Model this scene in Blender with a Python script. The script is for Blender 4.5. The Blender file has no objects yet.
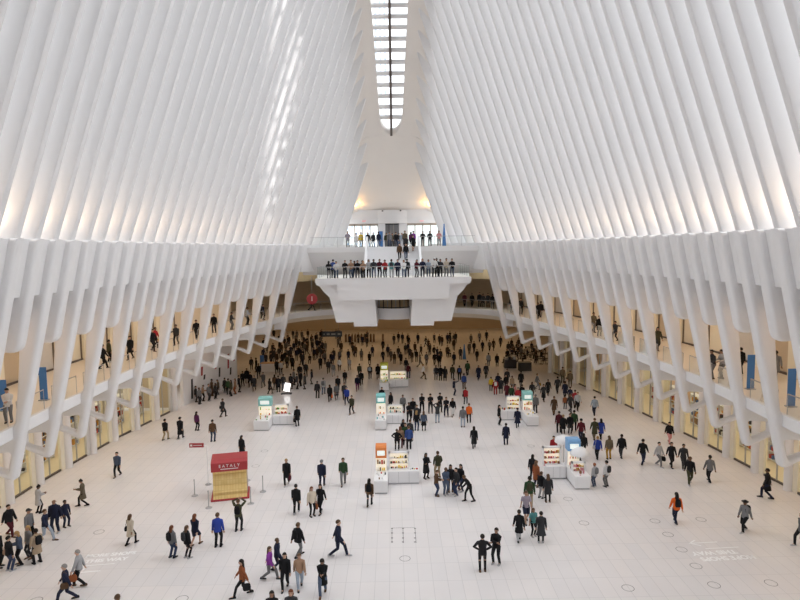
import bpy, bmesh, math, random
from mathutils import Vector, Matrix
random.seed(7)
SC = bpy.context.scene
COL = SC.collection
PI = math.pi

# ------------------------------------------------------------------ camera
F_PX, EYE = 600.0, 15.0
_p = math.atan((300 - 250) / F_PX)
_y = math.atan((400 - 393.6) / F_PX * math.cos(_p))
_r = math.radians(0.75)
FWD = Vector((math.sin(_y) * math.cos(_p), math.cos(_y) * math.cos(_p), -math.sin(_p)))
_r0 = Vector((math.cos(_y), -math.sin(_y), 0)); _u0 = _r0.cross(FWD)
RGT = math.cos(_r) * _r0 - math.sin(_r) * _u0
UPV = math.cos(_r) * _u0 + math.sin(_r) * _r0
cam = bpy.data.cameras.new('camera'); camo = bpy.data.objects.new('camera', cam); COL.objects.link(camo)
camo.matrix_world = Matrix(((RGT.x, UPV.x, -FWD.x, 0), (RGT.y, UPV.y, -FWD.y, 0), (RGT.z, UPV.z, -FWD.z, EYE), (0, 0, 0, 1)))
cam.sensor_width = 36; cam.lens = 36 * F_PX / 800; cam.clip_end = 2000
SC.camera = camo


def _ray(x, y):
    return FWD + RGT * ((x - 400) / F_PX) + UPV * ((300 - y) / F_PX)


def atZ(x, y, z=0.0):          # where the photo's pixel meets a level floor
    d = _ray(x, y)
    return Vector((0, 0, EYE)) + d * ((z - EYE) / d.z)


def atY(x, y, Y):
    d = _ray(x, y)
    return Vector((0, 0, EYE)) + d * (Y / d.y)


# ------------------------------------------------------------------ materials
MATS = {}


def mat(name, col, rough=0.5, metal=0.0, emit=None, estr=0.0, spec=0.5, noise=0.0, nscale=6.0, alpha=None, bump=0.0):
    if name in MATS:
        return MATS[name]
    m = bpy.data.materials.new(name); m.use_nodes = True
    nt = m.node_tree; b = nt.nodes['Principled BSDF']
    b.inputs['Roughness'].default_value = rough
    b.inputs['Metallic'].default_value = metal
    b.inputs['Specular IOR Level'].default_value = spec
    c = (*col, 1)
    b.inputs['Base Color'].default_value = c
    if noise:
        tc = nt.nodes.new('ShaderNodeTexCoord'); n = nt.nodes.new('ShaderNodeTexNoise')
        n.inputs['Scale'].default_value = nscale; n.inputs['Detail'].default_value = 4
        nt.links.new(tc.outputs['Object'], n.inputs['Vector'])
        mx = nt.nodes.new('ShaderNodeMix'); mx.data_type = 'RGBA'
        mx.inputs[6].default_value = tuple(max(0, v * (1 - noise)) for v in col) + (1,)
        mx.inputs[7].default_value = tuple(min(1, v * (1 + noise)) for v in col) + (1,)
        nt.links.new(n.outputs['Fac'], mx.inputs[0]); nt.links.new(mx.outputs[2], b.inputs['Base Color'])
        if bump:
            bp = nt.nodes.new('ShaderNodeBump'); bp.inputs['Strength'].default_value = bump
            nt.links.new(n.outputs['Fac'], bp.inputs['Height']); nt.links.new(bp.outputs['Normal'], b.inputs['Normal'])
    if emit:
        b.inputs['Emission Color'].default_value = (*emit, 1); b.inputs['Emission Strength'].default_value = estr
    MATS[name] = m
    return m


def glass_mat(name, tint, alpha, ior=1.3):
    m = bpy.data.materials.new(name); m.use_nodes = True
    nt = m.node_tree; nt.nodes.clear()
    o = nt.nodes.new('ShaderNodeOutputMaterial'); t = nt.nodes.new('ShaderNodeBsdfTransparent'); g = nt.nodes.new('ShaderNodeBsdfGlossy')
    t.inputs['Color'].default_value = (*tint, 1); g.inputs['Roughness'].default_value = 0.03; g.inputs['Color'].default_value = (0.9, 0.95, 0.95, 1)
    lw = nt.nodes.new('ShaderNodeFresnel'); lw.inputs['IOR'].default_value = ior
    mx = nt.nodes.new('ShaderNodeMixShader')
    nt.links.new(lw.outputs[0], mx.inputs[0]); nt.links.new(t.outputs[0], mx.inputs[1]); nt.links.new(g.outputs[0], mx.inputs[2]); nt.links.new(mx.outputs[0], o.inputs[0])
    MATS[name] = m
    return m


def obj_color_mat(name, rough, noise=0.12, scale=25):
    """Cloth, hair and skin whose colour is the object's own colour."""
    m = bpy.data.materials.new(name); m.use_nodes = True
    nt = m.node_tree; b = nt.nodes['Principled BSDF']; b.inputs['Roughness'].default_value = rough
    b.inputs['Specular IOR Level'].default_value = 0.25
    oi = nt.nodes.new('ShaderNodeObjectInfo'); tc = nt.nodes.new('ShaderNodeTexCoord'); n = nt.nodes.new('ShaderNodeTexNoise')
    n.inputs['Scale'].default_value = scale
    nt.links.new(tc.outputs['Object'], n.inputs['Vector'])
    mr = nt.nodes.new('ShaderNodeMapRange'); mr.inputs['To Min'].default_value = 1 - noise; mr.inputs['To Max'].default_value = 1 + noise
    nt.links.new(n.outputs['Fac'], mr.inputs['Value'])
    vm = nt.nodes.new('ShaderNodeVectorMath'); vm.operation = 'SCALE'
    nt.links.new(oi.outputs['Color'], vm.inputs[0]); nt.links.new(mr.outputs['Result'], vm.inputs['Scale'])
    nt.links.new(vm.outputs[0], b.inputs['Base Color'])
    MATS[name] = m
    return m


WHITE = mat('white_paint', (0.80, 0.795, 0.80), 0.45, spec=0.3, noise=0.02, nscale=0.7)
WHITE2 = mat('white_steel', (0.79, 0.785, 0.79), 0.4, spec=0.3, noise=0.015, nscale=0.5)
PLASTER = mat('warm_plaster', (0.82, 0.78, 0.74), 0.7, spec=0.2, noise=0.03, nscale=0.4)
BEIGE = mat('beige_panel', (0.76, 0.69, 0.57), 0.6, noise=0.05, nscale=1.0)
CREAM = mat('cream_wall', (0.84, 0.78, 0.63), 0.7, noise=0.03, nscale=1.0)
TAN = mat('tan_wall', (0.56, 0.46, 0.33), 0.6, noise=0.08, nscale=0.8)
DARKBR = mat('dark_skirting', (0.09, 0.07, 0.06), 0.4)
DARK = mat('dark_metal', (0.03, 0.03, 0.035), 0.4, metal=0.3)
GREY = mat('grey_metal', (0.45, 0.45, 0.46), 0.35, metal=0.7)
GLASS = glass_mat('clear_glass', (0.95, 0.97, 0.96), 1, 1.16)
GLASSW = glass_mat('roof_glass', (0.97, 0.98, 1.0), 1)
GAL_FLOOR = mat('gallery_stone', (0.78, 0.7, 0.6), 0.35, noise=0.04, nscale=2)
WHITE_LAM = mat('white_laminate', (0.86, 0.86, 0.87), 0.3, noise=0.01)
BLUE = mat('banner_blue', (0.06, 0.2, 0.5), 0.5, noise=0.05)
RED = mat('signal_red', (0.38, 0.03, 0.035), 0.5, noise=0.06, nscale=3)
LAMP = mat('shop_lamp', (1, 0.9, 0.7), 0.5, emit=(1, 0.8, 0.5), estr=6)
LAMPW = mat('white_lamp', (1, 0.97, 0.9), 0.5, emit=(1, 0.86, 0.62), estr=5)
SCREEN = mat('lit_screen', (0.9, 0.9, 0.9), 0.4, emit=(1, 1, 1), estr=3)


def floor_mat():
    m = bpy.data.materials.new('marble_floor'); m.use_nodes = True
    nt = m.node_tree; b = nt.nodes['Principled BSDF']; N = nt.nodes.new; L = nt.links.new
    tc = N('ShaderNodeTexCoord'); mp = N('ShaderNodeMapping'); mp.inputs['Rotation'].default_value = (0, 0, PI / 2); mp.inputs['Location'].default_value = (-0.25, 0.36, 0)
    L(tc.outputs['Object'], mp.inputs['Vector'])
    br = N('ShaderNodeTexBrick'); br.offset = 0.0
    br.inputs['Color1'].default_value = (0.77, 0.735, 0.725, 1); br.inputs['Color2'].default_value = (0.735, 0.71, 0.71, 1)
    br.inputs['Mortar'].default_value = (0.60, 0.58, 0.575, 1)
    br.inputs['Scale'].default_value = 1.0; br.inputs['Mortar Size'].default_value = 0.012; br.inputs['Mortar Smooth'].default_value = 0.3
    br.inputs['Brick Width'].default_value = 1.55; br.inputs['Row Height'].default_value = 0.66; br.inputs['Bias'].default_value = -0.1
    L(mp.outputs[0], br.inputs['Vector'])
    n = N('ShaderNodeTexNoise'); n.inputs['Scale'].default_value = 0.35; n.inputs['Detail'].default_value = 5
    L(tc.outputs['Object'], n.inputs['Vector'])
    mr = N('ShaderNodeMapRange'); mr.inputs['To Min'].default_value = 0.93; mr.inputs['To Max'].default_value = 1.06; L(n.outputs['Fac'], mr.inputs['Value'])
    vm = N('ShaderNodeVectorMath'); vm.operation = 'SCALE'; L(br.outputs['Color'], vm.inputs[0]); L(mr.outputs['Result'], vm.inputs['Scale'])
    L(vm.outputs[0], b.inputs['Base Color'])
    b.inputs['Roughness'].default_value = 0.28; b.inputs['Specular IOR Level'].default_value = 0.35
    MATS['floor'] = m
    return m


FLOORM = floor_mat()


# ------------------------------------------------------------------ mesh builder
class MB:
    def __init__(s):
        s.v = []; s.f = []; s.m = []; s.mats = []

    def mi(s, m):
        if m not in s.mats:
            s.mats.append(m)
        return s.mats.index(m)

    def add(s, vs, fs, m):
        k = len(s.v); s.v += [tuple(v) for v in vs]; i = s.mi(m)
        for f in fs:
            s.f.append(tuple(k + a for a in f)); s.m.append(i)

    def box(s, x0, x1, y0, y1, z0, z1, m):
        s.add([(x0, y0, z0), (x1, y0, z0), (x1, y1, z0), (x0, y1, z0), (x0, y0, z1), (x1, y0, z1), (x1, y1, z1), (x0, y1, z1)],
              [(0, 3, 2, 1), (4, 5, 6, 7), (0, 1, 5, 4), (1, 2, 6, 5), (2, 3, 7, 6), (3, 0, 4, 7)], m)

    def rings(s, rs, m, cap0=True, cap1=True, closed=True):
        n = len(rs[0]); vs = [p for r in rs for p in r]; fs = []
        for i in range(len(rs) - 1):
            for j in range(n if closed else n - 1):
                a = i * n + j; b = i * n + (j + 1) % n
                fs.append((a, b, b + n, a + n))
        if cap0: fs.append(tuple(range(n - 1, -1, -1)))
        if cap1: fs.append(tuple((len(rs) - 1) * n + j for j in range(n)))
        s.add(vs, fs, m)

    def tube(s, pts, rad, m, seg=8, flat=1.0, cap=True):
        pts = [Vector(p) for p in pts]
        if not isinstance(rad, (list, tuple)): rad = [rad] * len(pts)
        rs = []; ref = None
        for i, p in enumerate(pts):
            d = (pts[min(i + 1, len(pts) - 1)] - pts[max(i - 1, 0)])
            d = d.normalized() if d.length > 1e-9 else Vector((0, 0, 1))
            if ref is None: ref = Vector((1, 0, 0)) if abs(d.x) < 0.9 else Vector((0, 1, 0))
            a = (ref - d * ref.dot(d)).normalized(); b = d.cross(a); ref = a
            rs.append([p + a * math.cos(2 * PI * k / seg) * rad[i] + b * math.sin(2 * PI * k / seg) * rad[i] * flat for k in range(seg)])
        s.rings(rs, m, cap, cap)

    def lathe(s, cx, cy, prof, m, seg=16, sx=1, sy=1):
        rs = [[(cx + math.cos(2 * PI * k / seg) * r * sx, cy + math.sin(2 * PI * k / seg) * r * sy, z) for k in range(seg)] for r, z in prof]
        s.rings(rs, m)

    def prism(s, poly, y0, y1, m, f=None):
        """polygon in (x, z) pushed along y"""
        f = f or (lambda x, y, z: (x, y, z)); n = len(poly)
        vs = [f(x, y0, z) for x, z in poly] + [f(x, y1, z) for x, z in poly]
        fs = [tuple(range(n)), tuple(range(2 * n - 1, n - 1, -1))] + [(j, n + j, n + (j + 1) % n, (j + 1) % n) for j in range(n)]
        s.add(vs, fs, m)

    def mesh(s, name, smooth=False, fix=True):
        me = bpy.data.meshes.new(name); me.from_pydata(s.v, [], s.f)
        for m in s.mats: me.materials.append(m)
        me.polygons.foreach_set('material_index', s.m)
        if fix:
            bm = bmesh.new(); bm.from_mesh(me); bmesh.ops.recalc_face_normals(bm, faces=bm.faces); bm.to_mesh(me); bm.free()
        if smooth is True:
            me.shade_smooth()
        elif smooth:
            me.shade_smooth(); me.set_sharp_from_angle(angle=math.radians(smooth))
        me.update()
        return me

    def build(s, name, parent=None, smooth=False, bevel=0, loc=None, fix=True, seg=2):
        o = bpy.data.objects.new(name, s.mesh(name, smooth, fix)); COL.objects.link(o)
        if parent is not None: o.parent = parent
        if loc is not None: o.location = loc
        if bevel:
            b = o.modifiers.new('bevel', 'BEVEL'); b.width = bevel; b.segments = seg; b.limit_method = 'ANGLE'
        return o


def tag(o, label=None, cat=None, group=None, kind=None):
    if label: o['label'] = label
    if cat: o['category'] = cat
    if group: o['group'] = group
    if kind: o['kind'] = kind
    return o


def empty(name, loc=(0, 0, 0), rz=0.0):
    o = bpy.data.objects.new(name, None); COL.objects.link(o); o.location = loc; o.rotation_euler = (0, 0, rz); o.empty_display_size = 0.2
    return o


def copy_tree(o, parent=None):
    c = o.copy(); COL.objects.link(c)
    if parent is not None: c.parent = parent
    for ch in list(o.children): copy_tree(ch, c)
    return c


def area(name, loc, rot, sx, sy, power, col, spread=PI):
    l = bpy.data.lights.new(name, 'AREA'); l.shape = 'RECTANGLE'; l.size = sx; l.size_y = sy; l.energy = power; l.color = col; l.spread = spread
    o = bpy.data.objects.new(name, l); COL.objects.link(o); o.location = loc; o.rotation_euler = rot
    return o


# ------------------------------------------------------------------ plan of the hall
def lerp(t, ys, vs):
    if t <= ys[0]: return vs[0]
    for a in range(len(ys) - 1):
        if t <= ys[a + 1]:
            k = (t - ys[a]) / (ys[a + 1] - ys[a]); return vs[a] + k * (vs[a + 1] - vs[a])
    return vs[-1] + (vs[-1] - vs[-2]) * (t - ys[-1]) / (ys[-1] - ys[-2])


RY = lambda i: 25 + 1.5 * i
NOSE = {-1: ([25, 28, 31, 34, 37, 40, 43, 46, 49, 52, 55, 58, 61, 64, 65.5, 67, 68.5, 70, 71.5, 73, 74.5, 76],
             [15.95, 16.0, 16.0, 15.9, 15.76, 15.51, 15.17, 14.75, 14.21, 13.62, 12.87, 12.08, 11.1, 10.06, 9.43, 8.75, 8.08, 7.4, 6.65, 5.87, 5.1, 4.3])}
NOSE[1] = (NOSE[-1][0], [16.61, 16.64, 16.6, 16.48, 16.29, 16.0, 15.62, 15.15, 14.61, 13.93, 13.16, 12.24, 11.27, 10.12, 9.49, 8.8, 8.08, 7.4, 6.65, 5.87, 5.1, 4.3])
TIPX = {-1: ([29.5, 32.5, 35.5, 38.5, 41.5, 44.5, 47.5, 50.5, 53.5, 56.5, 59.5, 62.5, 65.5], [19.4, 19.35, 19.12, 18.95, 18.6, 18.25, 17.72, 17.13, 16.42, 15.63, 14.78, 13.72, 12.66]),
        1: ([29.5, 32.5, 35.5, 38.5, 41.5, 44.5, 47.5, 50.5, 53.5, 56.5, 59.5, 62.5, 65.5], [19.85, 19.8, 19.68, 19.38, 19.0, 18.6, 18.13, 17.47, 16.71, 15.83, 14.85, 13.78, 12.62])}
COLX = {-1: ([28, 38.3, 47.9, 58.1, 73], [23.6, 23.36, 22.55, 20.74, 17.4]), 1: ([28, 35.8, 44.5, 58, 72.9], [24.3, 24.07, 23.34, 21.45, 18.57])}
CORN = 15.72


def mirr(Y): return Y if Y >= 28 else 56 - Y
def nose(s, Y): return lerp(mirr(Y), *NOSE[s])
def tipx(s, Y): return lerp(mirr(Y), *TIPX[s]) - 0.56 + 0.004 * (mirr(Y) - 32.5)
def tipz(Y): return 3.9 + 0.034 * (mirr(Y) - 32.5)
def colx(s, Y): return lerp(mirr(Y), *COLX[s])
def slab_bot(Y): return min(6.2 + 0.037 * (mirr(Y) - 32.5), 7.45)
def slab_top(Y): return slab_bot(Y) + 0.52
def low_u(s, Y, z):           # inner edge of a lower rib at height z
    zt = tipz(Y); return tipx(s, Y) + (nose(s, Y) - tipx(s, Y)) * (z - zt) / (CORN - zt)
def gal_in(s, Y): return low_u(s, Y, slab_bot(Y) + 0.3) + 0.52
SLOPE = 0.345
def up_u(s, Y, z): return nose(s, Y) + 0.2 - SLOPE * (z - CORN)
def spine_z(Y): return CORN + (0.5 * (nose(1, Y) + nose(-1, Y)) + 0.2 - 2.95) / SLOPE


def fillet(poly, rads, n=4):
    out = []
    N = len(poly)
    for i in range(N):
        p = Vector(poly[i]); r = rads[i] if isinstance(rads, (list, tuple)) else rads
        a = Vector(poly[i - 1]) - p; b = Vector(poly[(i + 1) % N]) - p
        if r <= 0: out.append(tuple(p)); continue
        la, lb = a.length, b.length; a.normalize(); b.normalize()
        ang = a.angle(b)
        if ang > PI - 0.05: out.append(tuple(p)); continue
        t = min(r / math.tan(ang / 2), la * 0.45, lb * 0.45)
        p0 = p + a * t; p1 = p + b * t
        for k in range(n + 1):
            u = k / n
            out.append(tuple((1 - u) ** 2 * p0 + 2 * u * (1 - u) * p + u * u * p1))
    return out


def plate_mesh(name, outline, holes, half, bev, xf, m):
    """a flat plate with rounded edges cut to an outline with holes, in the (u, z) plane"""
    cu = bpy.data.curves.new(name, 'CURVE'); cu.dimensions = '2D'; cu.fill_mode = 'BOTH'
    cu.extrude = half - bev; cu.bevel_depth = bev; cu.bevel_resolution = 2; cu.offset = -bev
    for poly in [outline] + holes:
        sp = cu.splines.new('POLY'); sp.points.add(len(poly) - 1); sp.use_cyclic_u = True
        for q, (a, b) in zip(sp.points, poly): q.co = (a, b, 0, 1)
    o = bpy.data.objects.new(name, cu); COL.objects.link(o)
    dg = bpy.context.evaluated_depsgraph_get(); dg.update()
    me = bpy.data.meshes.new_from_object(o.evaluated_get(dg), depsgraph=dg)
    bpy.data.objects.remove(o); bpy.data.curves.remove(cu)
    me.materials.clear(); me.materials.append(m)
    for v in me.vertices: v.co = xf(v.co.x, v.co.z, v.co.y)
    bm = bmesh.new(); bm.from_mesh(me); bmesh.ops.remove_doubles(bm, verts=bm.verts, dist=0.0005); bmesh.ops.recalc_face_normals(bm, faces=bm.faces); bm.to_mesh(me); bm.free()
    me.polygons.foreach_set('material_index', [0] * len(me.polygons))
    me.shade_smooth(); me.set_sharp_from_angle(angle=math.radians(35)); me.name = name
    return me


# ------------------------------------------------------------------ shell
I_UP0, I_UP1 = -20, 32
I_LO0, I_LO1 = -7, 27
LO_W, UP_W = 0.62, 0.42
walls = {}
for s, side in ((-1, 'left'), (1, 'right')):
    b = MB()      # infill between the ribs, the ledge they stand on and the wall above the gallery
    Ys = [RY(I_LO0) - 4 + k * 0.75 for k in range(int((RY(I_LO1) - RY(I_LO0) + 4) / 0.75) + 1)]
    prof = lambda Y: [(low_u(s, Y, 11.9) + 1.15, 11.9), (low_u(s, Y, 13.08) + 1.15, 13.08), (low_u(s, Y, 13.08) + 0.36, 13.08), (nose(s, Y) + 0.36, CORN - 0.02), (nose(s, Y) + 2.0, CORN - 0.02), (nose(s, Y) + 2.0, 11.9)]
    b.rings([[(s * u, Y, z) for u, z in prof(Y)] for Y in Ys], WHITE)
    Ye = [65.4 + 0.8 * k for k in range(15)]
    b.rings([[(s * (nose(s, Y) + 0.5), Y, 12.75), (s * (nose(s, Y) + 0.5), Y, CORN - 0.02), (s * (nose(s, Y) + 2.4), Y, CORN - 0.02), (s * (nose(s, Y) + 2.4), Y, 12.75)] for Y in Ye], WHITE)
    Yn = [-6 + 1.5 * k for k in range(17)]      # unseen cladding added over the near rib gaps to darken this end
    b.rings([[(s * (nose(s, Y) + 0.9), Y, CORN - 0.03), (s * 3.6, Y, spine_z(Y) - 0.1), (s * 5.2, Y, spine_z(Y)), (s * (nose(s, Y) + 2.4), Y, CORN - 0.03)] for Y in Yn], WHITE)
    w = tag(b.build('wall_' + side), kind='structure'); walls[s] = w
    for i in range(I_LO0, I_LO1 + 1):
        Y = RY(i); zt = tipz(Y); xt = tipx(s, Y); yc = Y - LO_W / 2
        U = lambda z: low_u(s, Y, z)
        xf = lambda a, bb, c, yc=yc: (s * a, yc + bb, c)
        if i % 2:     # long rib: down past the gallery edge, then hooked back under it
            zb = slab_bot(Y) - 0.03
            out = [(U(CORN), CORN), (xt, zt), (xt + 1.6, zt + 0.72), (xt + 1.6, zb), (U(zb) + 0.85, zb), (U(zb + 0.8) + 0.5, zb + 0.8), (U(9) + 0.72, 9.0), (U(11) + 1.0, 11.0), (U(13) + 1.25, 13.0), (nose(s, Y) + 1.6, CORN)]
            rad = [0, 0.26, 0.1, 0, 0, 0, 0, 0, 0, 0]
            hole = [(xt + 1.3, zt + 1.44), (xt + 0.07, zt + 1.52), (xt + 0.30, zt + 0.50), (xt + 1.32, zt + 0.84)]
            holes = [fillet(hole, 0.12, 3)]
        else:         # short rib: rounded end above the gallery
            out = [(U(CORN), CORN), (U(10.45), 10.45), (U(10.45) + 1.3, 10.6), (U(13) + 1.3, 13.0), (nose(s, Y) + 1.6, CORN)]
            rad = [0, 0.55, 0.4, 0, 0]; holes = []
        me = plate_mesh('wall_rib', fillet(out, rad), holes, LO_W / 2, 0.17, xf, WHITE2)
        o = bpy.data.objects.new('wall_rib', me); COL.objects.link(o); o.parent = w
    for i in range(I_UP0, I_UP1 + 1):
        Y = RY(i); x0 = nose(s, Y) + 0.2
        ztop = CORN + (x0 - 2.0) / SLOPE
        mb = MB(); rs = []
        c_, s_ = math.cos(math.atan(SLOPE)), math.sin(math.atan(SLOPE))
        D = 1.45; r = 0.07
        sec = [(D, 0), (0.1, 0), (0.03, r * 0.5), (0, 0.13), (0, UP_W - 0.13), (0.03, UP_W - r * 0.5), (0.1, UP_W), (D, UP_W)]
        for z in (CORN - 0.05, ztop):
            u0 = x0 - SLOPE * (z - CORN)
            rs.append([(s * (u0 + d * c_), Y - UP_W + y, z + d * s_) for d, y in sec])
        # slice the base level with the ledge
        rs[0] = [(x + s * 0, y, CORN - 0.05) for (x, y, z) in rs[0]]
        rs[0] = [(s * (x0 + 0.02 + d / c_), Y - UP_W + y, CORN - 0.05) for d, y in sec]
        mb.rings(rs, WHITE2)
        mb.build('roof_rib', w, smooth=30)

# spine vault with the long rooflight
def sky_half(Y): return min(2.4, max(1.3, 1.28 + (70 - Y) * 0.074))
SKY_END = 70.9
b = MB()
Ys = [-5 + k * 1.5 for k in range(int((SKY_END - 1.5 + 5) / 1.5) + 1)] + [SKY_END - q for q in (1.3, 0.9, 0.55, 0.3, 0.12, 0)]
def vault(Y): return spine_z(Y) + 0.02
HW = 3.3
for s in (-1, 1):
    rs = []
    for Y in Ys:
        z = vault(Y); h = sky_half(Y)
        if Y > SKY_END - 1.3: h = h * math.sqrt(max(0.0, 1 - ((Y - (SKY_END - 1.3)) / 1.3) ** 2)) + 0.001
        if Y < 15: h = 0.02  # rooflight shut out of view, added to dim the near end
        rs.append([(s * 4.9, Y, z - 2.3), (s * 4.0, Y, z - 1.05), (s * 2.98, Y, z), (s * (h + 0.15), Y, z + 0.4), (s * h, Y, z + 0.45), (s * h, Y, z + 1.1), (s * (h + 1.2), Y, z + 1.3), (s * 5.4, Y, z - 1.3)])
    b.rings(rs, PLASTER)
# the vault runs on past the rooflight and curls down to the portal
rs = []
Z0 = vault(SKY_END) + 0.4
for k in range(17):
    t = k / 16
    Y = SKY_END - 0.15 + t * (77.0 - SKY_END); z = Z0 + (20.1 - Z0) * (1 - (1 - t) ** 1.15)
    e = 0.4 + 0.2 * t
    rs.append([(-5.3, Y - 0.1, z - 2.2 + 1.7 * t), (-4.3, Y, z - 1.3 + 1.2 * t), (-2.98 - 1.4 * t, Y, z - 0.4 + 0.4 * t), (-1.4, Y + 0.2, z), (1.4, Y + 0.2, z), (2.98 + 1.4 * t, Y, z - 0.4 + 0.4 * t), (4.3, Y, z - 1.3 + 1.2 * t), (5.3, Y - 0.1, z - 2.2 + 1.7 * t), (6.4, Y + 0.8, z + 0.9), (-6.4, Y + 0.8, z + 0.9)])
b.rings(rs, PLASTER)
ceil = tag(b.build('ceiling', smooth=40), kind='structure')

win = tag(empty('window_1', (0, 0, 0)), kind='structure')
b = MB(); g = MB()
for Y in [15 + 3.0 * k for k in range(11)] + [48 + 0.75 * k for k in range(32)]:
    if Y > SKY_END - 0.5: break
    h = sky_half(Y) + 0.1; z = vault(Y) + 0.7; dz = vault(Y + 0.15) - vault(Y)
    b.add([(x, y, zz) for x in (-h, h) for (y, zz) in ((Y, z - 0.18), (Y + 0.16, z - 0.18 + dz), (Y + 0.16, z + 0.06 + dz), (Y, z + 0.06))],
          [(0, 1, 2, 3), (7, 6, 5, 4), (0, 4, 5, 1), (1, 5, 6, 2), (2, 6, 7, 3), (3, 7, 4, 0)], WHITE)
b.build('mullion', win)
b = MB()
b.rings([[(x, Y, vault(Y) + 0.55 + dz) for x, dz in ((-0.13, -0.28), (0.13, -0.28), (0.13, 0.25), (-0.13, 0.25))] for Y in Ys], mat('brown_gasket', (0.11, 0.085, 0.075), 0.5))
b.build('centre_beam', win)
for s in (-1, 1):
    g.rings([[(s * 0.1, Y, vault(Y) + 0.85), (s * (sky_half(Y) + 0.1), Y, vault(Y) + 0.85)] for Y in Ys], GLASSW, False, False, closed=False)
g.build('glass_pane', win, fix=False)

# floor of the hall and of the low hall beyond it
b = MB(); b.box(-34, 34, -6, 125, -0.3, 0, FLOORM); tag(b.build('floor'), kind='structure')

# galleries
Ygal = [RY(-9) + k * 0.75 for k in range(int((66 - RY(-9)) / 0.75) + 1)]
for s, side in ((-1, 'left'), (1, 'right')):
    b = MB()
    b.rings([[(s * gal_in(s, Y), Y, slab_bot(Y)), (s * gal_in(s, Y), Y, slab_top(Y)), (s * (gal_in(s, Y) + 6.2), Y, slab_top(Y)), (s * (gal_in(s, Y) + 6.2), Y, slab_bot(Y))] for Y in Ygal], GAL_FLOOR)
    b.rings([[(s * (gal_in(s, Y) - 0.06), Y, slab_bot(Y) - 0.02), (s * (gal_in(s, Y) - 0.06), Y, slab_top(Y) + 0.06), (s * (gal_in(s, Y) + 0.16), Y, slab_top(Y) + 0.06), (s * (gal_in(s, Y) + 0.16), Y, slab_bot(Y) - 0.02)] for Y in Ygal], WHITE2)
    tag(b.build('gallery_slab'), kind='structure')
    # glass balustrade: one pane per bay
    rail = tag(empty('gallery_railing'), kind='structure')
    for i in range(-3, I_LO1, 2):
        y0, y1 = RY(i) + 0.05, RY(i + 2) - LO_W - 0.05
        g = MB(); P = [(s * (gal_in(s, y) + 0.12), y, slab_top(y)) for y in (y0, y1)]
        g.add([P[0], P[1], (P[1][0], P[1][1], P[1][2] + 1.1), (P[0][0], P[0][1], P[0][2] + 1.1)], [(0, 1, 2, 3)], GLASS)
        pane = g.build('glass_pane', rail, fix=False)
        h = MB(); h.tube([(p[0], p[1], p[2] + 1.1) for p in P], 0.03, GREY, 6)
        for p in P: h.tube([(p[0], p[1], p[2]), (p[0], p[1], p[2] + 1.1)], 0.018, GREY, 6)
        h.build('handrail', rail)

# far end: the gallery closes in an arc behind the balcony
def arc_pts(r_in=0.0):
    out = []
    for k in range(25):
        a = PI * k / 24
        out.append((-(12.1 + r_in) * math.cos(a), 65.6 + (7.6 + r_in) * math.sin(a)))
    return out
b = MB(); z1 = 7.92; z0 = 7.42
inn, outr = arc_pts(), arc_pts(10)
b.rings([[(x, y, z0), (x, y, z1), (X, Y, z1), (X, Y, z0)] for (x, y), (X, Y) in zip(inn, outr)], GAL_FLOOR)
in2, in3 = arc_pts(-0.07), arc_pts(0.18)
b.rings([[(x, y, z0 - 0.05), (x, y, z1 + 0.06), (X, Y, z1 + 0.06), (X, Y, z0 - 0.05)] for (x, y), (X, Y) in zip(in2, in3)], WHITE2)
tag(b.build('gallery_slab'), kind='structure')
rail = tag(empty('gallery_railing'), kind='structure')
g = MB(); h = MB(); pp = arc_pts(0.15)
for k in range(0, 24, 3):
    g = MB()
    for q in range(k, k + 3):
        (x, y), (X, Y) = pp[q], pp[q + 1]; g.add([(x, y, z1), (X, Y, z1), (X, Y, z1 + 1.1), (x, y, z1 + 1.1)], [(0, 1, 2, 3)], GLASS)
    g.build('glass_pane', rail, fix=False)
    h.tube([(pp[k][0], pp[k][1], z1), (pp[k][0], pp[k][1], z1 + 1.1)], 0.02, GREY, 6)
h.tube([(x, y, z1 + 1.1) for x, y in pp], 0.03, GREY, 6)
h.build('handrail', rail)
# soffit and fascia of the low hall behind the arc
b = MB()
b.rings([[(x, y, 6.85), (x, y, z0 - 0.05), (X, Y, z0 - 0.05), (X, Y, 6.85)] for (x, y), (X, Y) in zip(arc_pts(0.5), arc_pts(9.5))], BEIGE)
b.box(-30, 30, 74, 118, 6.6, 7.3, TAN); b.box(-30, -13, 62, 74, 6.6, 7.3, TAN); b.box(13, 30, 62, 74, 6.6, 7.3, TAN)
b.box(-30, 30, 113, 114, 0, 7, TAN)
for s in (-1, 1):
    b.box(min(s * 29, s * 29.5), max(s * 29, s * 29.5), 58, 114, 0, 7.4, TAN)
b.box(-29.5, -21.3, 57.6, 58, 0, 12, TAN); b.box(19.2, 29.5, 73.6, 74, 0, 7.3, TAN)
tag(b.build('wall_back'), kind='structure')
# gallery level back wall with its lit ceiling edge
b = MB()
for (x, y), (X, Y) in zip(arc_pts(9.3)[:-1], arc_pts(9.3)[1:]):
    b.add([(x, y, z1), (X, Y, z1), (X, Y, 12.4), (x, y, 12.4), (x * 1.02, y + 0.3, z1), (X * 1.02, Y + 0.3, z1), (X * 1.02, Y + 0.3, 12.4), (x * 1.02, y + 0.3, 12.4)],
          [(0, 1, 2, 3), (7, 6, 5, 4), (0, 4, 5, 1), (3, 2, 6, 7)], TAN)
b.rings([[(x, y, 11.45), (x, y, 12.8), (X, Y, 12.8), (X, Y, 11.45)] for (x, y), (X, Y) in zip(arc_pts(1.2), arc_pts(9.5))], mat('ochre_ceiling', (0.62, 0.5, 0.3), 0.6, noise=0.05))
tag(b.build('wall_far'), kind='structure')

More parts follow.
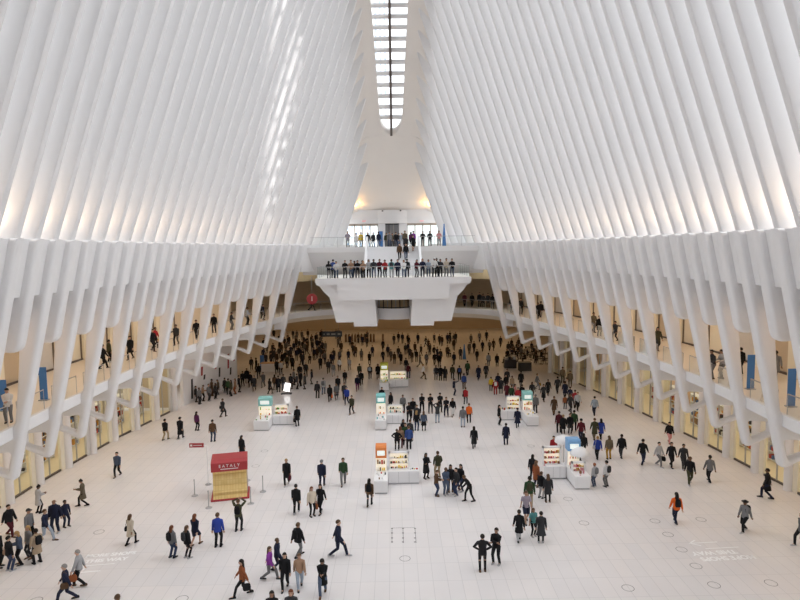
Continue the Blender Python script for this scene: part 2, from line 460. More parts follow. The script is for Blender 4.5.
# the near end of the hall, behind the viewer
b = MB(); b.box(-30, 30, -6.6, -6, 0, 58, WHITE); tag(b.build('wall_near'), kind='structure')
# ------------------------------------------------------------------ shops under and behind the galleries
rnd = random.Random(3)
SHOPG = glass_mat('shop_glass', (0.92, 0.95, 0.9), 1, 1.07)
ORANGE_WOOD = mat('warm_wood', (0.55, 0.3, 0.13), 0.5, noise=0.15, nscale=4)
GREYWALL = mat('grey_shop_wall', (0.62, 0.6, 0.57), 0.7, noise=0.05)
FRAMEB = mat('bronze_frame', (0.22, 0.18, 0.14), 0.4)
PEACH = mat('peach_wall', (0.8, 0.6, 0.45), 0.6)
SHOPFL = mat('shop_floor', (0.80, 0.70, 0.52), 0.4, noise=0.04, nscale=3)
n_win = 2
for s, side in ((-1, 'left'), (1, 'right')):
    i_end = 21 if s < 0 else 31
    # back wall and ceiling of the ground-floor shops
    b = MB()
    ys = [RY(-5) + k * 1.5 for k in range(int((RY(i_end) - RY(-5)) / 1.5) + 1)]
    b.rings([[(s * (colx(s, y) + 5.0), y, 0), (s * (colx(s, y) + 5.0), y, 6.3), (s * (colx(s, y) + 5.3), y, 6.3), (s * (colx(s, y) + 5.3), y, 0)] for y in ys], CREAM)
    b.rings([[(s * (gal_in(s, y) + 1.0), y, slab_bot(y) - 0.25), (s * (gal_in(s, y) + 1.0), y, slab_bot(y) - 0.02), (s * (colx(s, y) + 5.3), y, slab_bot(y) - 0.02), (s * (colx(s, y) + 5.3), y, slab_bot(y) - 0.25)] for y in ys], PLASTER)
    b.rings([[(s * (colx(s, y) + 0.1), y, 0.002), (s * (colx(s, y) + 0.1), y, 0.02), (s * (colx(s, y) + 5.0), y, 0.02), (s * (colx(s, y) + 5.0), y, 0.002)] for y in ys], SHOPFL)
    tag(b.build('wall_shop_' + side), kind='structure')
    # upper gallery: shop wall, ceiling
    b = MB()
    ysu = Ygal
    b.rings([[(s * (gal_in(s, y) + 5.75), y, slab_top(y)), (s * (gal_in(s, y) + 5.75), y, 11.9), (s * (gal_in(s, y) + 6.1), y, 11.9), (s * (gal_in(s, y) + 6.1), y, slab_top(y))] for y in ysu], BEIGE)
    b.rings([[(s * (low_u(s, y, 11.8) + 1.2), y, 11.75), (s * (low_u(s, y, 11.8) + 1.2), y, 11.95), (s * (gal_in(s, y) + 6.1), y, 11.95), (s * (gal_in(s, y) + 6.1), y, 11.75)] for y in ysu], PLASTER)
    tag(b.build('wall_gallery_' + side), kind='structure')
    for i in range(-3, i_end + 1, 2):
        y = RY(i); x = colx(s, y)
        b = MB(); b.lathe(s * x, y, [(0.29, 0), (0.29, 0.04), (0.27, 0.06), (0.27, slab_bot(y) - 0.02)], WHITE2, 20)
        tag(b.build('column', smooth=40), kind='structure')
        if i >= i_end: continue
        y2 = RY(i + 2); x2 = colx(s, y2)
        # one glazed shop bay between two columns
        w = tag(empty('window_%d' % n_win), kind='structure'); n_win += 1
        def on(t, off=0.0, y=y, y2=y2): yy = y + (y2 - y) * t; return s * (colx(s, yy) + off), yy
        def strip(mb, t0, t1, o0, o1, z0, z1, m):
            (xa, ya), (xb, yb) = on(t0, o0), on(t1, o0); (xc, yc), (xd, yd) = on(t1, o1), on(t0, o1)
            mb.add([(xa, ya, z0), (xb, yb, z0), (xc, yc, z0), (xd, yd, z0), (xa, ya, z1), (xb, yb, z1), (xc, yc, z1), (xd, yd, z1)],
                   [(0, 3, 2, 1), (4, 5, 6, 7), (0, 1, 5, 4), (1, 2, 6, 5), (2, 3, 7, 6), (3, 0, 4, 7)], m)
        f = MB(); zt = slab_bot(y) - 0.25
        k = (i // 2) % 4
        panel_t = (0.66, 1.0)
        strip(f, panel_t[0] + 0.12, 0.92, 0.06, 0.24, 0, zt, CREAM if (s > 0 or k != 1) else GREYWALL)
        f.build('pilaster', w)
        f = MB(); strip(f, 0.08, 0.92, 0.1, 0.22, 0.0, 0.14, DARKBR); strip(f, 0.4, 0.42, 0.12, 0.2, 0.1, zt, GREY)
        f.build('window_frame', w)
        f = MB(); (xa, ya), (xb, yb) = on(0.08, 0.16), on(0.78, 0.16)
        f.add([(xa, ya, 0.14), (xb, yb, 0.14), (xb, yb, zt), (xa, ya, zt)], [(0, 1, 2, 3)], SHOPG); f.build('glass_pane', w, fix=False)
        f = MB(); strip(f, 0.05, 0.95, 4.75, 4.95, 0.02, zt - 0.3, [CREAM, GREYWALL, CREAM, BEIGE, ORANGE_WOOD, CREAM, GREYWALL][(i * 3 + (s > 0)) % 7] if s < 0 else [CREAM, CREAM, BEIGE, CREAM, PEACH][i % 5]); f.build('back_wall_panel', w)
        f = MB(); strip(f, 0.2, 0.6, 0.5, 0.56, 4.35, 4.5, LAMP); f.build('light_strip', w)
        # upper gallery shopfront of the same bay
        w = tag(empty('window_%d' % n_win), kind='structure'); n_win += 1
        def onu(t, off, y=y, y2=y2): yy = y + (y2 - y) * t; return s * (gal_in(s, yy) + 5.75 - off), yy
        f = MB(); za = slab_top(y)
        def stripu(mb, t0, t1, o0, o1, z0, z1, m):
            (xa, ya), (xb, yb) = onu(t0, o0), onu(t1, o0); (xc, yc), (xd, yd) = onu(t1, o1), onu(t0, o1)
            mb.add([(xa, ya, z0), (xb, yb, z0), (xc, yc, z0), (xd, yd, z0), (xa, ya, z1), (xb, yb, z1), (xc, yc, z1), (xd, yd, z1)],
                   [(0, 3, 2, 1), (4, 5, 6, 7), (0, 1, 5, 4), (1, 2, 6, 5), (2, 3, 7, 6), (3, 0, 4, 7)], m)
        stripu(f, 0.0, 0.34, 0.02, 0.3, za - 0.05, 11.8, CREAM); f.build('pilaster', w)
        f = MB(); stripu(f, 0.34, 1.0, 0.02, 0.16, za - 0.05, za + 0.2, DARKBR); stripu(f, 0.34, 0.36, 0.02, 0.12, za, 11.8, FRAMEB); stripu(f, 0.985, 1.0, 0.02, 0.12, za, 11.8, FRAMEB)
        f.build('window_frame', w)
        f = MB(); stripu(f, 0.37, 0.97, 0.01, 0.03, za + 0.2, 11.0, [GREYWALL, CREAM, BEIGE, TAN][k]); f.build('display_back', w)

# shop fittings glimpsed through the glass
FIT = [mat('stock_' + n, c, 0.7) for n, c in (('dark', (0.05, 0.05, 0.06)), ('blue', (0.12, 0.2, 0.4)), ('white', (0.75, 0.74, 0.72)), ('red', (0.45, 0.06, 0.05)), ('wood', (0.4, 0.24, 0.12)), ('amber', (0.7, 0.38, 0.1)))]
for s, side in ((-1, 'left'), (1, 'right')):
    for i in range(3, (20 if s < 0 else 28), 2):
        y = RY(i) + 1.5; x = colx(s, y) + 2.6; wl = 'by the %s shop wall, %s bay along' % ('booth-side' if s < 0 else 'jewellery-side', ['first', 'second', 'third', 'fourth', 'fifth', 'sixth', 'seventh', 'eighth', 'ninth', 'tenth', 'eleventh', 'twelfth', 'thirteenth', 'fourteenth'][(i - 3) // 2])
        r = tag(empty('display_shelf', (s * x, y, 0.02)), 'stocked display shelf seen through shop glass, ' + wl, 'shelf', 'shop shelves')
        f = MB()
        for z in (0.1, 0.7, 1.3, 1.9, 2.5): f.box(-0.25, 0.25, -0.7, 0.7, z, z + 0.04, WHITE_LAM)
        f.box(-0.25, 0.25, -0.74, -0.7, 0, 2.6, WHITE_LAM); f.box(-0.25, 0.25, 0.7, 0.74, 0, 2.6, WHITE_LAM); f.build('frame', r)
        f = MB()
        for z in (0.14, 0.74, 1.34, 1.94):
            for k in range(6):
                if rnd.random() < 0.75: yy = -0.6 + 0.22 * k; h = rnd.uniform(0.15, 0.45); f.box(-0.18, 0.18, yy, yy + rnd.uniform(0.1, 0.19), z, z + h, rnd.choice(FIT))
        tag(f.build('stock', r), kind='stuff')

# the white hoarding past the last shop on one side, and the corridor mouth
b = MB()
xa, xb = -20.75, -17.9
b.add([(xa, 58.1, 0), (xb, 67.5, 0), (xb, 67.5, 5.6), (xa, 58.1, 5.6), (xa - 0.3, 58.1, 0), (xb - 0.3, 67.5, 0), (xb - 0.3, 67.5, 5.6), (xa - 0.3, 58.1, 5.6)],
      [(0, 1, 2, 3), (7, 6, 5, 4), (0, 3, 7, 4), (1, 5, 6, 2), (3, 2, 6, 7), (0, 4, 5, 1)], WHITE_LAM)
hoard = tag(b.build('wall_hoarding'), kind='structure')
b = MB()
for t, z0, h, c in ((0.12, 0.4, 2.0, DARK), (0.3, 2.4, 0.9, RED), (0.34, 1.9, 0.5, DARK), (0.55, 2.6, 0.8, RED), (0.62, 1.6, 1.0, DARK), (0.8, 2.2, 1.6, RED), (0.84, 1.4, 0.8, DARK), (0.92, 2.8, 1.0, RED)):
    x = xa + (xb - xa) * t + 0.02; y = 58.1 + 9.4 * t
    b.add([(x, y, z0), (x + 0.09, y + 0.3, z0), (x + 0.12, y + 0.4, z0 + h), (x + 0.03, y + 0.1, z0 + h)], [(0, 1, 2, 3)], c)
b.build('printed_graphic', hoard, fix=False)

# ------------------------------------------------------------------ far end: upper platform, stair, balcony
b = MB()
ZU, ZL = 15.38, 12.34
outer = [(-10.2, 66.5), (10.2, 66.5), (9.9, 70), (6.5, 77.3), (-6.5, 77.3), (-9.9, 70)]
top = [(x, y, ZU) for x, y in outer]; bot = [(x, y, ZU - 0.55) for x, y in outer]
b.rings([bot, top], WHITE)
# curved underside falling back below the platform edge, on either side of the stair
for s in (-1, 1):
    b.rings([[(s * 2.75, y, z), (s * 10.2, y, z), (s * 10.2, y + 0.5, z), (s * 2.75, y + 0.5, z)] for y, z in ((66.6, ZU - 0.5), (66.9, 14.2), (67.3, 13.4), (67.9, 12.5), (68.1, 12.3))], WHITE)
tag(b.build('upper_platform_slab', smooth=30), kind='structure')

b = MB()
n = 17; y0, y1 = 61.2, 66.5
for k in range(n):
    ya = y0 + (y1 - y0) * k / n; za = ZL + (ZU - ZL) * k / n
    b.box(-2.75, 2.75, ya, y1 + 0.1, za - 0.01, za + (ZU - ZL) / n, PLASTER if k % 1 else WHITE_LAM)
st = tag(b.build('staircase_slab'), kind='structure')
for s in (-1, 1):
    b = MB()
    b.prism([(60.3, ZL), (60.3, ZL + 0.35), (60.9, ZL + 1.05), (66.5, ZU + 1.15), (67.0, ZU + 1.15), (67.0, ZU), (61.2, ZL)], s * 2.75, s * 2.75 + 0.22 * s, WHITE_LAM, f=lambda x, y, z: (y, x, z))
    b.build('balustrade', st)

# balcony (stair landing) body
bal = tag(empty('balcony_slab', (0, 57, 0)), kind='structure')
def outline(pts): return pts + [(-x, z) for x, z in reversed(pts)]
b = MB()
b.prism(outline([(-7.3, ZL), (-7.3, 11.75), (-7.05, 11.6), (-6.75, 11.15), (-6.2, 10.6)]), 0.45, 9.8, WHITE)
b.prism(outline([(-7.42, ZL + 0.02), (-7.42, 12.05), (-7.3, 11.75)]), 0, 9.8, WHITE)
b.prism(outline([(-5.35, 12.0), (-5.35, 10.28)]), 0.02, 9.5, WHITE)
b.box(-7.3, 7.3, 0.15, 9.8, ZL - 0.05, ZL + 0.03, PLASTER)
b.build('landing', bal)
for s in (-1, 1):
    b = MB()
    poly = [(-6.2, 10.7), (-5.55, 8.12), (-3.87, 8.12), (-3.83, 7.7), (-1.62, 7.7), (-1.8, 10.3)]
    b.prism([(s * x * -1 if s > 0 else x, z) for x, z in poly], 0.5, 9.5, WHITE)
    b.build('support', bal)
rail = tag(empty('balcony_railing', (0, 57.0, ZL)), kind='structure')
pts = [(-7.25, 9.3), (-7.25, 0.2), (7.25, 0.2), (7.25, 9.3)]
h = MB(); h.tube([(x, y, 1.12) for x, y in pts], 0.03, GREY, 6)
for (x0, ya), (x1, yb) in zip(pts[:-1], pts[1:]):
    L = math.hypot(x1 - x0, yb - ya); nn = max(1, round(L / 1.8))
    for k in range(nn):
        t0, t1 = k / nn + 0.004, (k + 1) / nn - 0.004
        g = MB(); P0 = (x0 + (x1 - x0) * t0, ya + (yb - ya) * t0); P1 = (x0 + (x1 - x0) * t1, ya + (yb - ya) * t1)
        g.add([(*P0, 0.04), (*P1, 0.04), (*P1, 1.1), (*P0, 1.1)], [(0, 1, 2, 3)], GLASS); g.build('glass_pane', rail, fix=False)
        h.tube([(*P0, 0.04), (*P0, 1.1)], 0.018, GREY, 6)
h.build('handrail', rail)
for s in (-1, 1):       # upper platform balustrades
    rail = tag(empty('platform_railing', (0, 66.6, ZU)), kind='structure')
    h = MB(); h.tube([(s * 3.1, 0, 1.1), (s * 9.1, 0, 1.1)], 0.03, GREY, 6)
    for k in range(4):
        xa = s * (3.1 + 1.5 * k); g = MB(); g.add([(xa, 0, 0.02), (xa + s * 1.47, 0, 0.02), (xa + s * 1.47, 0, 1.08), (xa, 0, 1.08)], [(0, 1, 2, 3)], GLASS)
        g.build('glass_pane', rail, fix=False); h.tube([(xa, 0, 0), (xa, 0, 1.1)], 0.02, GREY, 6)
    h.build('handrail', rail)

# portal wall with doors and lift
b = MB(); YP = 76.9
b.box(-6.6, 6.6, YP, YP + 0.4, 18.38, 20.1, WHITE)
b.box(-1.86, -0.96, YP, YP + 0.4, ZU, 18.4, WHITE); b.box(0.82, 1.84, YP, YP + 0.4, ZU, 18.4, WHITE)
for s in (-1, 1): b.box(min(s * 5.85, s * 9.5), max(s * 5.85, s * 9.5), YP, YP + 0.4, ZU, 20.6, WHITE)
b.box(-6.4, 6.4, YP - 0.12, YP, 19.0, 19.08, WHITE2); b.box(-6.5, 6.5, YP - 0.1, YP, 19.95, 20.1, WHITE2)
b.rings([[(-1.9 + 3.75 * k / 12, YP - 0.45 * math.sin(PI * k / 12) - 0.02, z) for k in range(13)] + [(1.85, YP + 0.1, z), (-1.9, YP + 0.1, z)] for z in (18.42, 20.05)], WHITE)
for x in (-5.1, 5.0): pass
tag(b.build('wall_portal'), kind='structure')
b = MB(); b.box(-0.96, 0.82, YP + 1.6, YP + 1.8, ZU, 18.4, GREY); b.box(-0.96, -0.9, YP + 0.4, YP + 1.7, ZU, 18.4, GREY); b.box(0.76, 0.82, YP + 0.4, YP + 1.7, ZU, 18.4, GREY); b.box(-0.96, 0.82, YP + 0.4, YP + 1.7, 18.3, 18.4, DARK)
b.box(-0.96, 0.82, YP + 0.4, YP + 1.7, ZU - 0.1, ZU, GREY)
d = tag(b.build('door_1'), kind='structure')
b = MB(); b.box(-0.5, -0.44, YP + 1.5, YP + 1.6, ZU, 18.3, DARK); b.box(0.1, 0.16, YP + 1.5, YP + 1.6, ZU, 18.3, mat('lift_light', (0.8, 0.75, 0.65), 0.5)); b.build('lift_frame', d)
FRAME = mat('door_frame', (0.42, 0.36, 0.3), 0.5)
for q, (xa, xb) in enumerate(((-5.85, -1.88), (1.86, 5.83))):
    d = tag(empty('door_%d' % (q + 2)), kind='structure')
    b = MB(); nn = 4
    for k in range(nn + 1):
        x = xa + (xb - xa) * k / nn; b.box(x - 0.06, x + 0.06, YP + 0.1, YP + 0.25, ZU, 18.4, FRAME)
    b.box(xa, xb, YP + 0.1, YP + 0.25, 18.1, 18.4, FRAME); b.box(xa, xb, YP + 0.1, YP + 0.25, ZU, ZU + 0.12, FRAME)
    b.build('door_frame', d)
    g = MB(); g.box(xa, xb, YP + 0.16, YP + 0.18, ZU + 0.1, 18.1, GLASS); g.build('glass_pane', d)

# drum-shaped gallery below the balcony, with the lift shaft behind it
b = MB(); seg = 25
ring = lambda r, z: [(0.02 + r * math.cos(PI + PI * k / (seg - 1)), 64.2 + r * 0.9 * math.sin(PI + PI * k / (seg - 1)), z) for k in range(seg)]
b.rings([ring(2.05, 7.75), ring(2.05, 8.9)], WHITE, False, False, closed=False)
b.rings([ring(2.0, 8.9), ring(2.0, 7.75)], WHITE, False, False, closed=False)
b.add(ring(2.05, 7.78), [tuple(range(seg))], BEIGE)
dr = tag(b.build('trim_1', smooth=40, fix=False), kind='structure')
b = MB(); b.tube(ring(2.03, 9.0), 0.06, DARK, 6); b.build('handrail', dr)
b = MB()
for k in range(8): x = -1.6 + 3.2 * k / 7; b.box(x - 0.05, x + 0.05, 66.3, 66.4, 7.4, 10.4, DARK if k % 2 else GREY)
b.box(-1.8, 1.8, 66.6, 66.7, 7.4, 10.4, mat('bronze_glow', (0.6, 0.45, 0.25), 0.5)); b.build('lift_shaft', dr)  # flat golden-brown panel behind the bars
# ------------------------------------------------------------------ kiosks
GOODS = [mat('goods_' + n, c, 0.5) for n, c in (('red', (0.5, 0.04, 0.04)), ('black', (0.03, 0.03, 0.03)), ('gold', (0.6, 0.4, 0.1)), ('white', (0.8, 0.8, 0.8)), ('teal', (0.15, 0.45, 0.45)), ('brown', (0.25, 0.12, 0.06)), ('pink', (0.7, 0.3, 0.35)), ('yellow', (0.8, 0.6, 0.08)), ('green', (0.12, 0.35, 0.08)))]
BACKLIT = mat('backlit_panel', (0.95, 0.9, 0.8), 0.5, emit=(1, 0.86, 0.62), estr=0.5)


def wing(root, name, x0, x1, y0, y1, h, drawers=0):
    b = MB(); b.box(x0, x1, y0, y1, 0.08, h, WHITE_LAM); o = b.build(name, root, bevel=0.05)
    b = MB(); b.box(x0 + 0.05, x1 - 0.05, y0 + 0.05, y1 - 0.05, 0, 0.08, GREY); b.build('plinth', o)
    for k in range(drawers):
            b = MB(); t = x0 + (x1 - x0) * (k + 1) / (drawers + 1); b.box(t - 0.008, t + 0.008, y0 - 0.004, y0 + 0.01, 0.12, h - 0.04, GREY); b.build('panel_joint', o)
    return o


def goods(parent, x0, x1, y0, y1, z, n, pal, seed, hmin=0.08, hmax=0.24, name='merchandise'):
    r = random.Random(seed); b = MB()
    for k in range(n):
        x = x0 + (x1 - x0) * (k + 0.5) / n + r.uniform(-0.02, 0.02); y = r.uniform(y0, y1); h = r.uniform(hmin, hmax); w = r.uniform(0.03, 0.065)
        c = GOODS[r.choice(pal)]
        if r.random() < 0.5: b.lathe(x, y, [(w, z), (w, z + h * 0.7), (w * 0.45, z + h * 0.8), (w * 0.45, z + h)], c, 8)
        else: b.box(x - w, x + w, y - w, y + w, z, z + h, c)
    return tag(b.build(name, parent), kind='stuff')


def display(root, x0, x1, y, z0, z1, n, pal, seed, face=-1):
    """back-lit case with shelves of goods; face -1 looks towards -y"""
    b = MB(); ya, yb = (y, y + 0.3)
    b.box(x0, x0 + 0.08, ya, yb, z0, z1, WHITE_LAM); b.box(x1 - 0.08, x1, ya, yb, z0, z1, WHITE_LAM); b.box(x0, x1, ya, yb, z1 - 0.08, z1, WHITE_LAM); b.box(x0, x1, yb - 0.03, yb, z0, z1, WHITE_LAM)
    d = b.build('display_case', root)
    b = MB(); b.box(x0 + 0.08, x1 - 0.08, yb - 0.06, yb - 0.031, z0, z1 - 0.08, BACKLIT); b.build('backlight', d)
    ns = max(2, int((z1 - z0) / 0.32))
    b = MB()
    for k in range(ns): z = z0 + (z1 - z0 - 0.1) * k / ns; b.box(x0 + 0.08, x1 - 0.08, ya + 0.02, yb - 0.06, z, z + 0.02, WHITE_LAM)
    b.build('shelf', d)
    for k in range(ns): z = z0 + (z1 - z0 - 0.1) * k / ns + 0.02; goods(d, x0 + 0.12, x1 - 0.12, ya + 0.06, yb - 0.12, z, n, pal, seed + k, 0.08, 0.2)
    return d


def pylon(root, x0, x1, y0, y1, h, col, seed, pal, screen=(0.55, 0.85)):
    b = MB(); b.box(x0, x1, y0 + 0.12, y1, 0.1, h - 0.75, WHITE_LAM); p = b.build('pylon', root, bevel=0.02)
    b = MB(); m = mat('pylon_' + col[0], col[1], 0.45, noise=0.05)
    b.prism([(y0, h - 0.78), (y1, h - 0.78), (y1, h), (y0 + 0.1, h), (y0, h - 0.12)], x0, x1, m, f=lambda a, x, z: (x, a, z)); t = b.build('pylon_head', p, bevel=0.02)
    t['label'] = col[0] + ' top panel'
    b = MB(); w = x1 - x0; b.box(x0 + w * 0.16, x1 - w * 0.16, y0 - 0.015, y0, h - 0.6, h - 0.28, mat('pale_screen', (0.8, 0.84, 0.8), 0.4, emit=(0.8, 0.9, 0.85), estr=0.5)); b.build('screen', t)
    b = MB(); b.box(x0 + 0.03, x1 - 0.03, y0 + 0.08, y0 + 0.119, 0.9, h - 0.8, BACKLIT); d = b.build('backlight', p)
    for k in range(2): goods(p, x0 + 0.08, x1 - 0.08, y0 - 0.02, y0 + 0.05, 0.92 + 0.42 * k, 4, pal, seed + k, 0.1, 0.3)
    return p


def kiosk(label, fl, fr, cr, col, pal, seed, disp=(0.05, 1.35, 1.95), hp=2.5, mirror=False, h=0.86):
    A, B, C_ = atZ(*fl), atZ(*fr), atZ(*cr)
    s = -1 if mirror else 1
    inner = A if mirror else B
    root = tag(empty('retail_kiosk', (inner.x, C_.y, 0)), label, 'kiosk', 'white kiosks on the hall floor')
    w1 = abs(B.x - A.x); d1 = C_.y - 0.5 * (A.y + B.y); L = abs(C_.x - inner.x)
    X = lambda a, b: (min(s * a, s * b), max(s * a, s * b))
    wing(root, 'front_counter', *X(-w1, 0), -d1, 0.85, h)
    wing(root, 'side_counter', *X(0.012, L), 0, 0.8, h, 2)
    x0, x1 = X(-w1 + 0.08, -0.08)
    pylon(root, x0, x1, 0.05, 0.75, hp, col, seed, pal)
    goods(root, x0 + 0.05, x1 - 0.05, -d1 + 0.15, -0.2, h, 7, pal, seed + 9, 0.05, 0.2)
    display(root, *X(disp[0], disp[1]), 0.45, h, disp[2], 9, pal, seed + 20)
    goods(root, *X(disp[1] + 0.05, L - 0.1), 0.15, 0.6, h, 4, pal, seed + 40, 0.05, 0.18)
    return root


kiosk('white kiosk with an orange-topped pylon and cosmetics on its back shelf', (374, 494), (388, 494.6), (419.5, 484), ('orange', (0.75, 0.24, 0.06)), [0, 1, 7, 3, 5], 10, (0.05, 1.35, 1.95))
kiosk('white kiosk with a teal-topped pylon and display case, nearest the booth', (254, 430.5), (268.5, 431.5), (294.5, 425), ('pale teal', (0.28, 0.6, 0.58)), [0, 3, 8, 2], 60, (0.05, 1.3, 1.7), 2.45)
k_ = kiosk('white kiosk with an aqua-topped pylon, middle of the hall by the uniformed group', (375, 430.3), (386.5, 430.6), (404, 424), ('aqua', (0.22, 0.55, 0.55)), [0, 1, 3, 3, 4], 110, (0.05, 1.4, 1.55), 2.6)
kiosk('white flower kiosk with a yellow-green pylon, deepest in the hall', (379.5, 391), (389, 391), (408.5, 387.3), ('lime yellow', (0.6, 0.62, 0.08)), [8, 7, 8, 0, 7], 160, (0.05, 1.9, 1.75), 2.7)
kiosk('white kiosk with a turquoise-topped pylon and colourful display beside a navy dress', (527, 426.5), (539, 426.3), (500.5, 420.5), ('pale turquoise', (0.3, 0.62, 0.6)), [7, 0, 3, 1, 2], 210, (0.1, 1.3, 2.0), 2.5, True)
k5 = kiosk('white jewellery kiosk with a blue pylon and two white domed parasols', (575, 490), (590.5, 489.5), (546.5, 479.5), ('sky blue', (0.2, 0.42, 0.72)), [2, 5, 0, 3, 2, 6], 260, (0.25, 1.45, 2.0), 2.6, True)
# its glazed front case and the parasols
W = abs(atZ(590.5, 489.5).x - atZ(575, 490).x)
d = display(k5, 0.06, W - 0.06, -0.95, 0.86, 1.45, 7, [2, 6, 0, 5], 300)
for (px, py), hgt in (((563.5, 466), 2.15), ((579, 479), 2.1)):
    P = atZ(px, py); P.z = 0; r = empty('domed_parasol', P - k5.location); r.parent = k5
    b = MB(); b.tube([(0, 0, 0.0), (0, 0, hgt)], 0.025, GREY, 8); b.lathe(0, 0, [(0.2, 0), (0.2, 0.03), (0.03, 0.05)], GREY, 12); b.build('pole', r)
    b = MB(); b.lathe(0, 0, [(0.62 * math.cos(a), hgt - 0.45 + 0.5 * math.sin(a)) for a in [k * PI / 16 for k in range(8)]], WHITE_LAM, 20); b.build('canopy', r, smooth=60)

# ------------------------------------------------------------------ red and yellow booth
_a, _b = atZ(210.8, 502.5), atZ(249.5, 498.5); P = 0.5 * (_a + _b); bw = (_b - _a).length / 2 - 0.06
bo = tag(empty('pasta_booth', (P.x, P.y, 0), math.atan2((_b - _a).y, (_b - _a).x)), 'red-roofed booth with a yellow front lettered EATALY', 'booth')
b = MB(); b.box(-bw - 0.06, bw + 0.06, 0, 1.7, 0, 0.12, RED); b.build('base', bo, bevel=0.02)
b = MB(); b.box(-bw + 0.04, bw - 0.04, 0.75, 1.55, 0.12, 2.3, mat('booth_side', (0.45, 0.36, 0.33), 0.5)); b.build('body', bo)
YEL = bpy.data.materials.new('pasta_yellow'); YEL.use_nodes = True
nt = YEL.node_tree; bs = nt.nodes['Principled BSDF']; tcn = nt.nodes.new('ShaderNodeTexCoord'); mpn = nt.nodes.new('ShaderNodeMapping'); mpn.inputs['Rotation'].default_value = (PI / 2, 0, 0)
brk = nt.nodes.new('ShaderNodeTexBrick'); brk.offset = 0; brk.inputs['Scale'].default_value = 1; brk.inputs['Brick Width'].default_value = 0.17; brk.inputs['Row Height'].default_value = 0.3; brk.inputs['Mortar Size'].default_value = 0.02; brk.inputs['Mortar Smooth'].default_value = 0.6
brk.inputs['Color1'].default_value = (0.74, 0.53, 0.2, 1); brk.inputs['Color2'].default_value = (0.8, 0.6, 0.26, 1); brk.inputs['Mortar'].default_value = (0.68, 0.47, 0.17, 1)
nt.links.new(tcn.outputs['Object'], mpn.inputs[0]); nt.links.new(mpn.outputs[0], brk.inputs['Vector']); nt.links.new(brk.outputs['Color'], bs.inputs['Base Color']); bs.inputs['Roughness'].default_value = 0.6
b = MB(); prof = [(0.32, 1.78), (0.5, 1.52), (0.36, 1.3), (0.26, 1.12), (0.36, 0.85), (0.2, 0.62), (0.12, 0.5), (0.2, 0.32), (0.05, 0.12)]
b.rings([[(-bw + 0.08, y, z), (bw - 0.08, y, z), (bw - 0.08, 0.8, z), (-bw + 0.08, 0.8, z)] for y, z in prof], YEL); b.build('display_front', bo, smooth=50)
b = MB(); b.prism([(0.18, 1.76), (0.18, 2.3), (0.5, 2.42), (1.6, 2.45), (1.6, 2.3), (0.8, 1.76)], -bw, bw, RED, f=lambda a, x, z: (x, a, z)); rf = b.build('roof', bo, bevel=0.02)


def lettering(text, size, m, parent, loc, rot, name='lettering', align='CENTER', sx=1.0, ext=0.004, bold=0.0):
    cu = bpy.data.curves.new(name, 'FONT'); cu.body = text; cu.size = size; cu.align_x = align; cu.align_y = 'CENTER'; cu.extrude = ext; cu.offset = bold
    o = bpy.data.objects.new(name, cu); COL.objects.link(o); dg = bpy.context.evaluated_depsgraph_get(); dg.update()
    me = bpy.data.meshes.new_from_object(o.evaluated_get(dg), depsgraph=dg); bpy.data.objects.remove(o); bpy.data.curves.remove(cu)
    me.materials.clear(); me.materials.append(m); me.polygons.foreach_set('material_index', [0] * len(me.polygons))
    o = bpy.data.objects.new(name, me); COL.objects.link(o); o.parent = parent; o.location = loc; o.rotation_euler = rot; o.scale = (sx, 1, 1)
    return o


PAINTW = mat('white_lettering', (0.85, 0.83, 0.82), 0.5)
lettering('E A T A L Y', 0.25, PAINTW, rf, (0, 0.17, 2.1), (PI / 2, 0, 0))
b = MB(); b.box(-0.52, 0.52, 0.17, 0.179, 1.9, 1.94, PAINTW); b.build('rule', rf)
# sign on its post
P = atZ(208.4, 484.5); sg = tag(empty('post_sign', (P.x, P.y, 0)), 'red arrow sign on a thin post behind the red-roofed booth', 'sign')
b = MB(); b.tube([(0, 0, 0), (0, 0, 2.55), (-0.25, 0, 2.62)], 0.03, WHITE_LAM, 8); b.lathe(0, 0, [(0.2, 0), (0.2, 0.03), (0.04, 0.05)], GREY, 12); b.build('post', sg)
b = MB(); b.box(-1.12, -0.2, -0.03, 0.03, 2.48, 2.75, RED); bd = b.build('sign_board', sg)
b = MB(); b.box(-1.06, -0.92, -0.036, -0.03, 2.56, 2.68, PAINTW); b.box(-0.86, -0.3, -0.036, -0.03, 2.6, 2.64, PAINTW); b.build('lettering', bd)
for (px, py), lb in (((194.8, 495.7), 'standing alone on the outer corner away from the booth'), ((208.8, 507.8), 'at the near corner of the booth by the man in blue'), ((250.8, 503.8), 'at the booth corner beside the photographer'), ((263, 491.7), 'farthest from the booth on its open side'), ((247.3, 480.5), 'half hidden behind the red-roofed booth')):
    P = atZ(px, py); r = tag(empty('barrier_post', (P.x, P.y, 0)), 'grey barrier post ' + lb, 'barrier post', 'barrier posts around the booth')
    b = MB(); b.lathe(0, 0, [(0.2, 0), (0.2, 0.02), (0.16, 0.045), (0.03, 0.06)], GREY, 16); b.build('base', r)
    b = MB(); b.lathe(0, 0, [(0.03, 0.05), (0.03, 0.95), (0.04, 0.96), (0.04, 1.04), (0.02, 1.05)], GREY, 12); b.build('post', r)

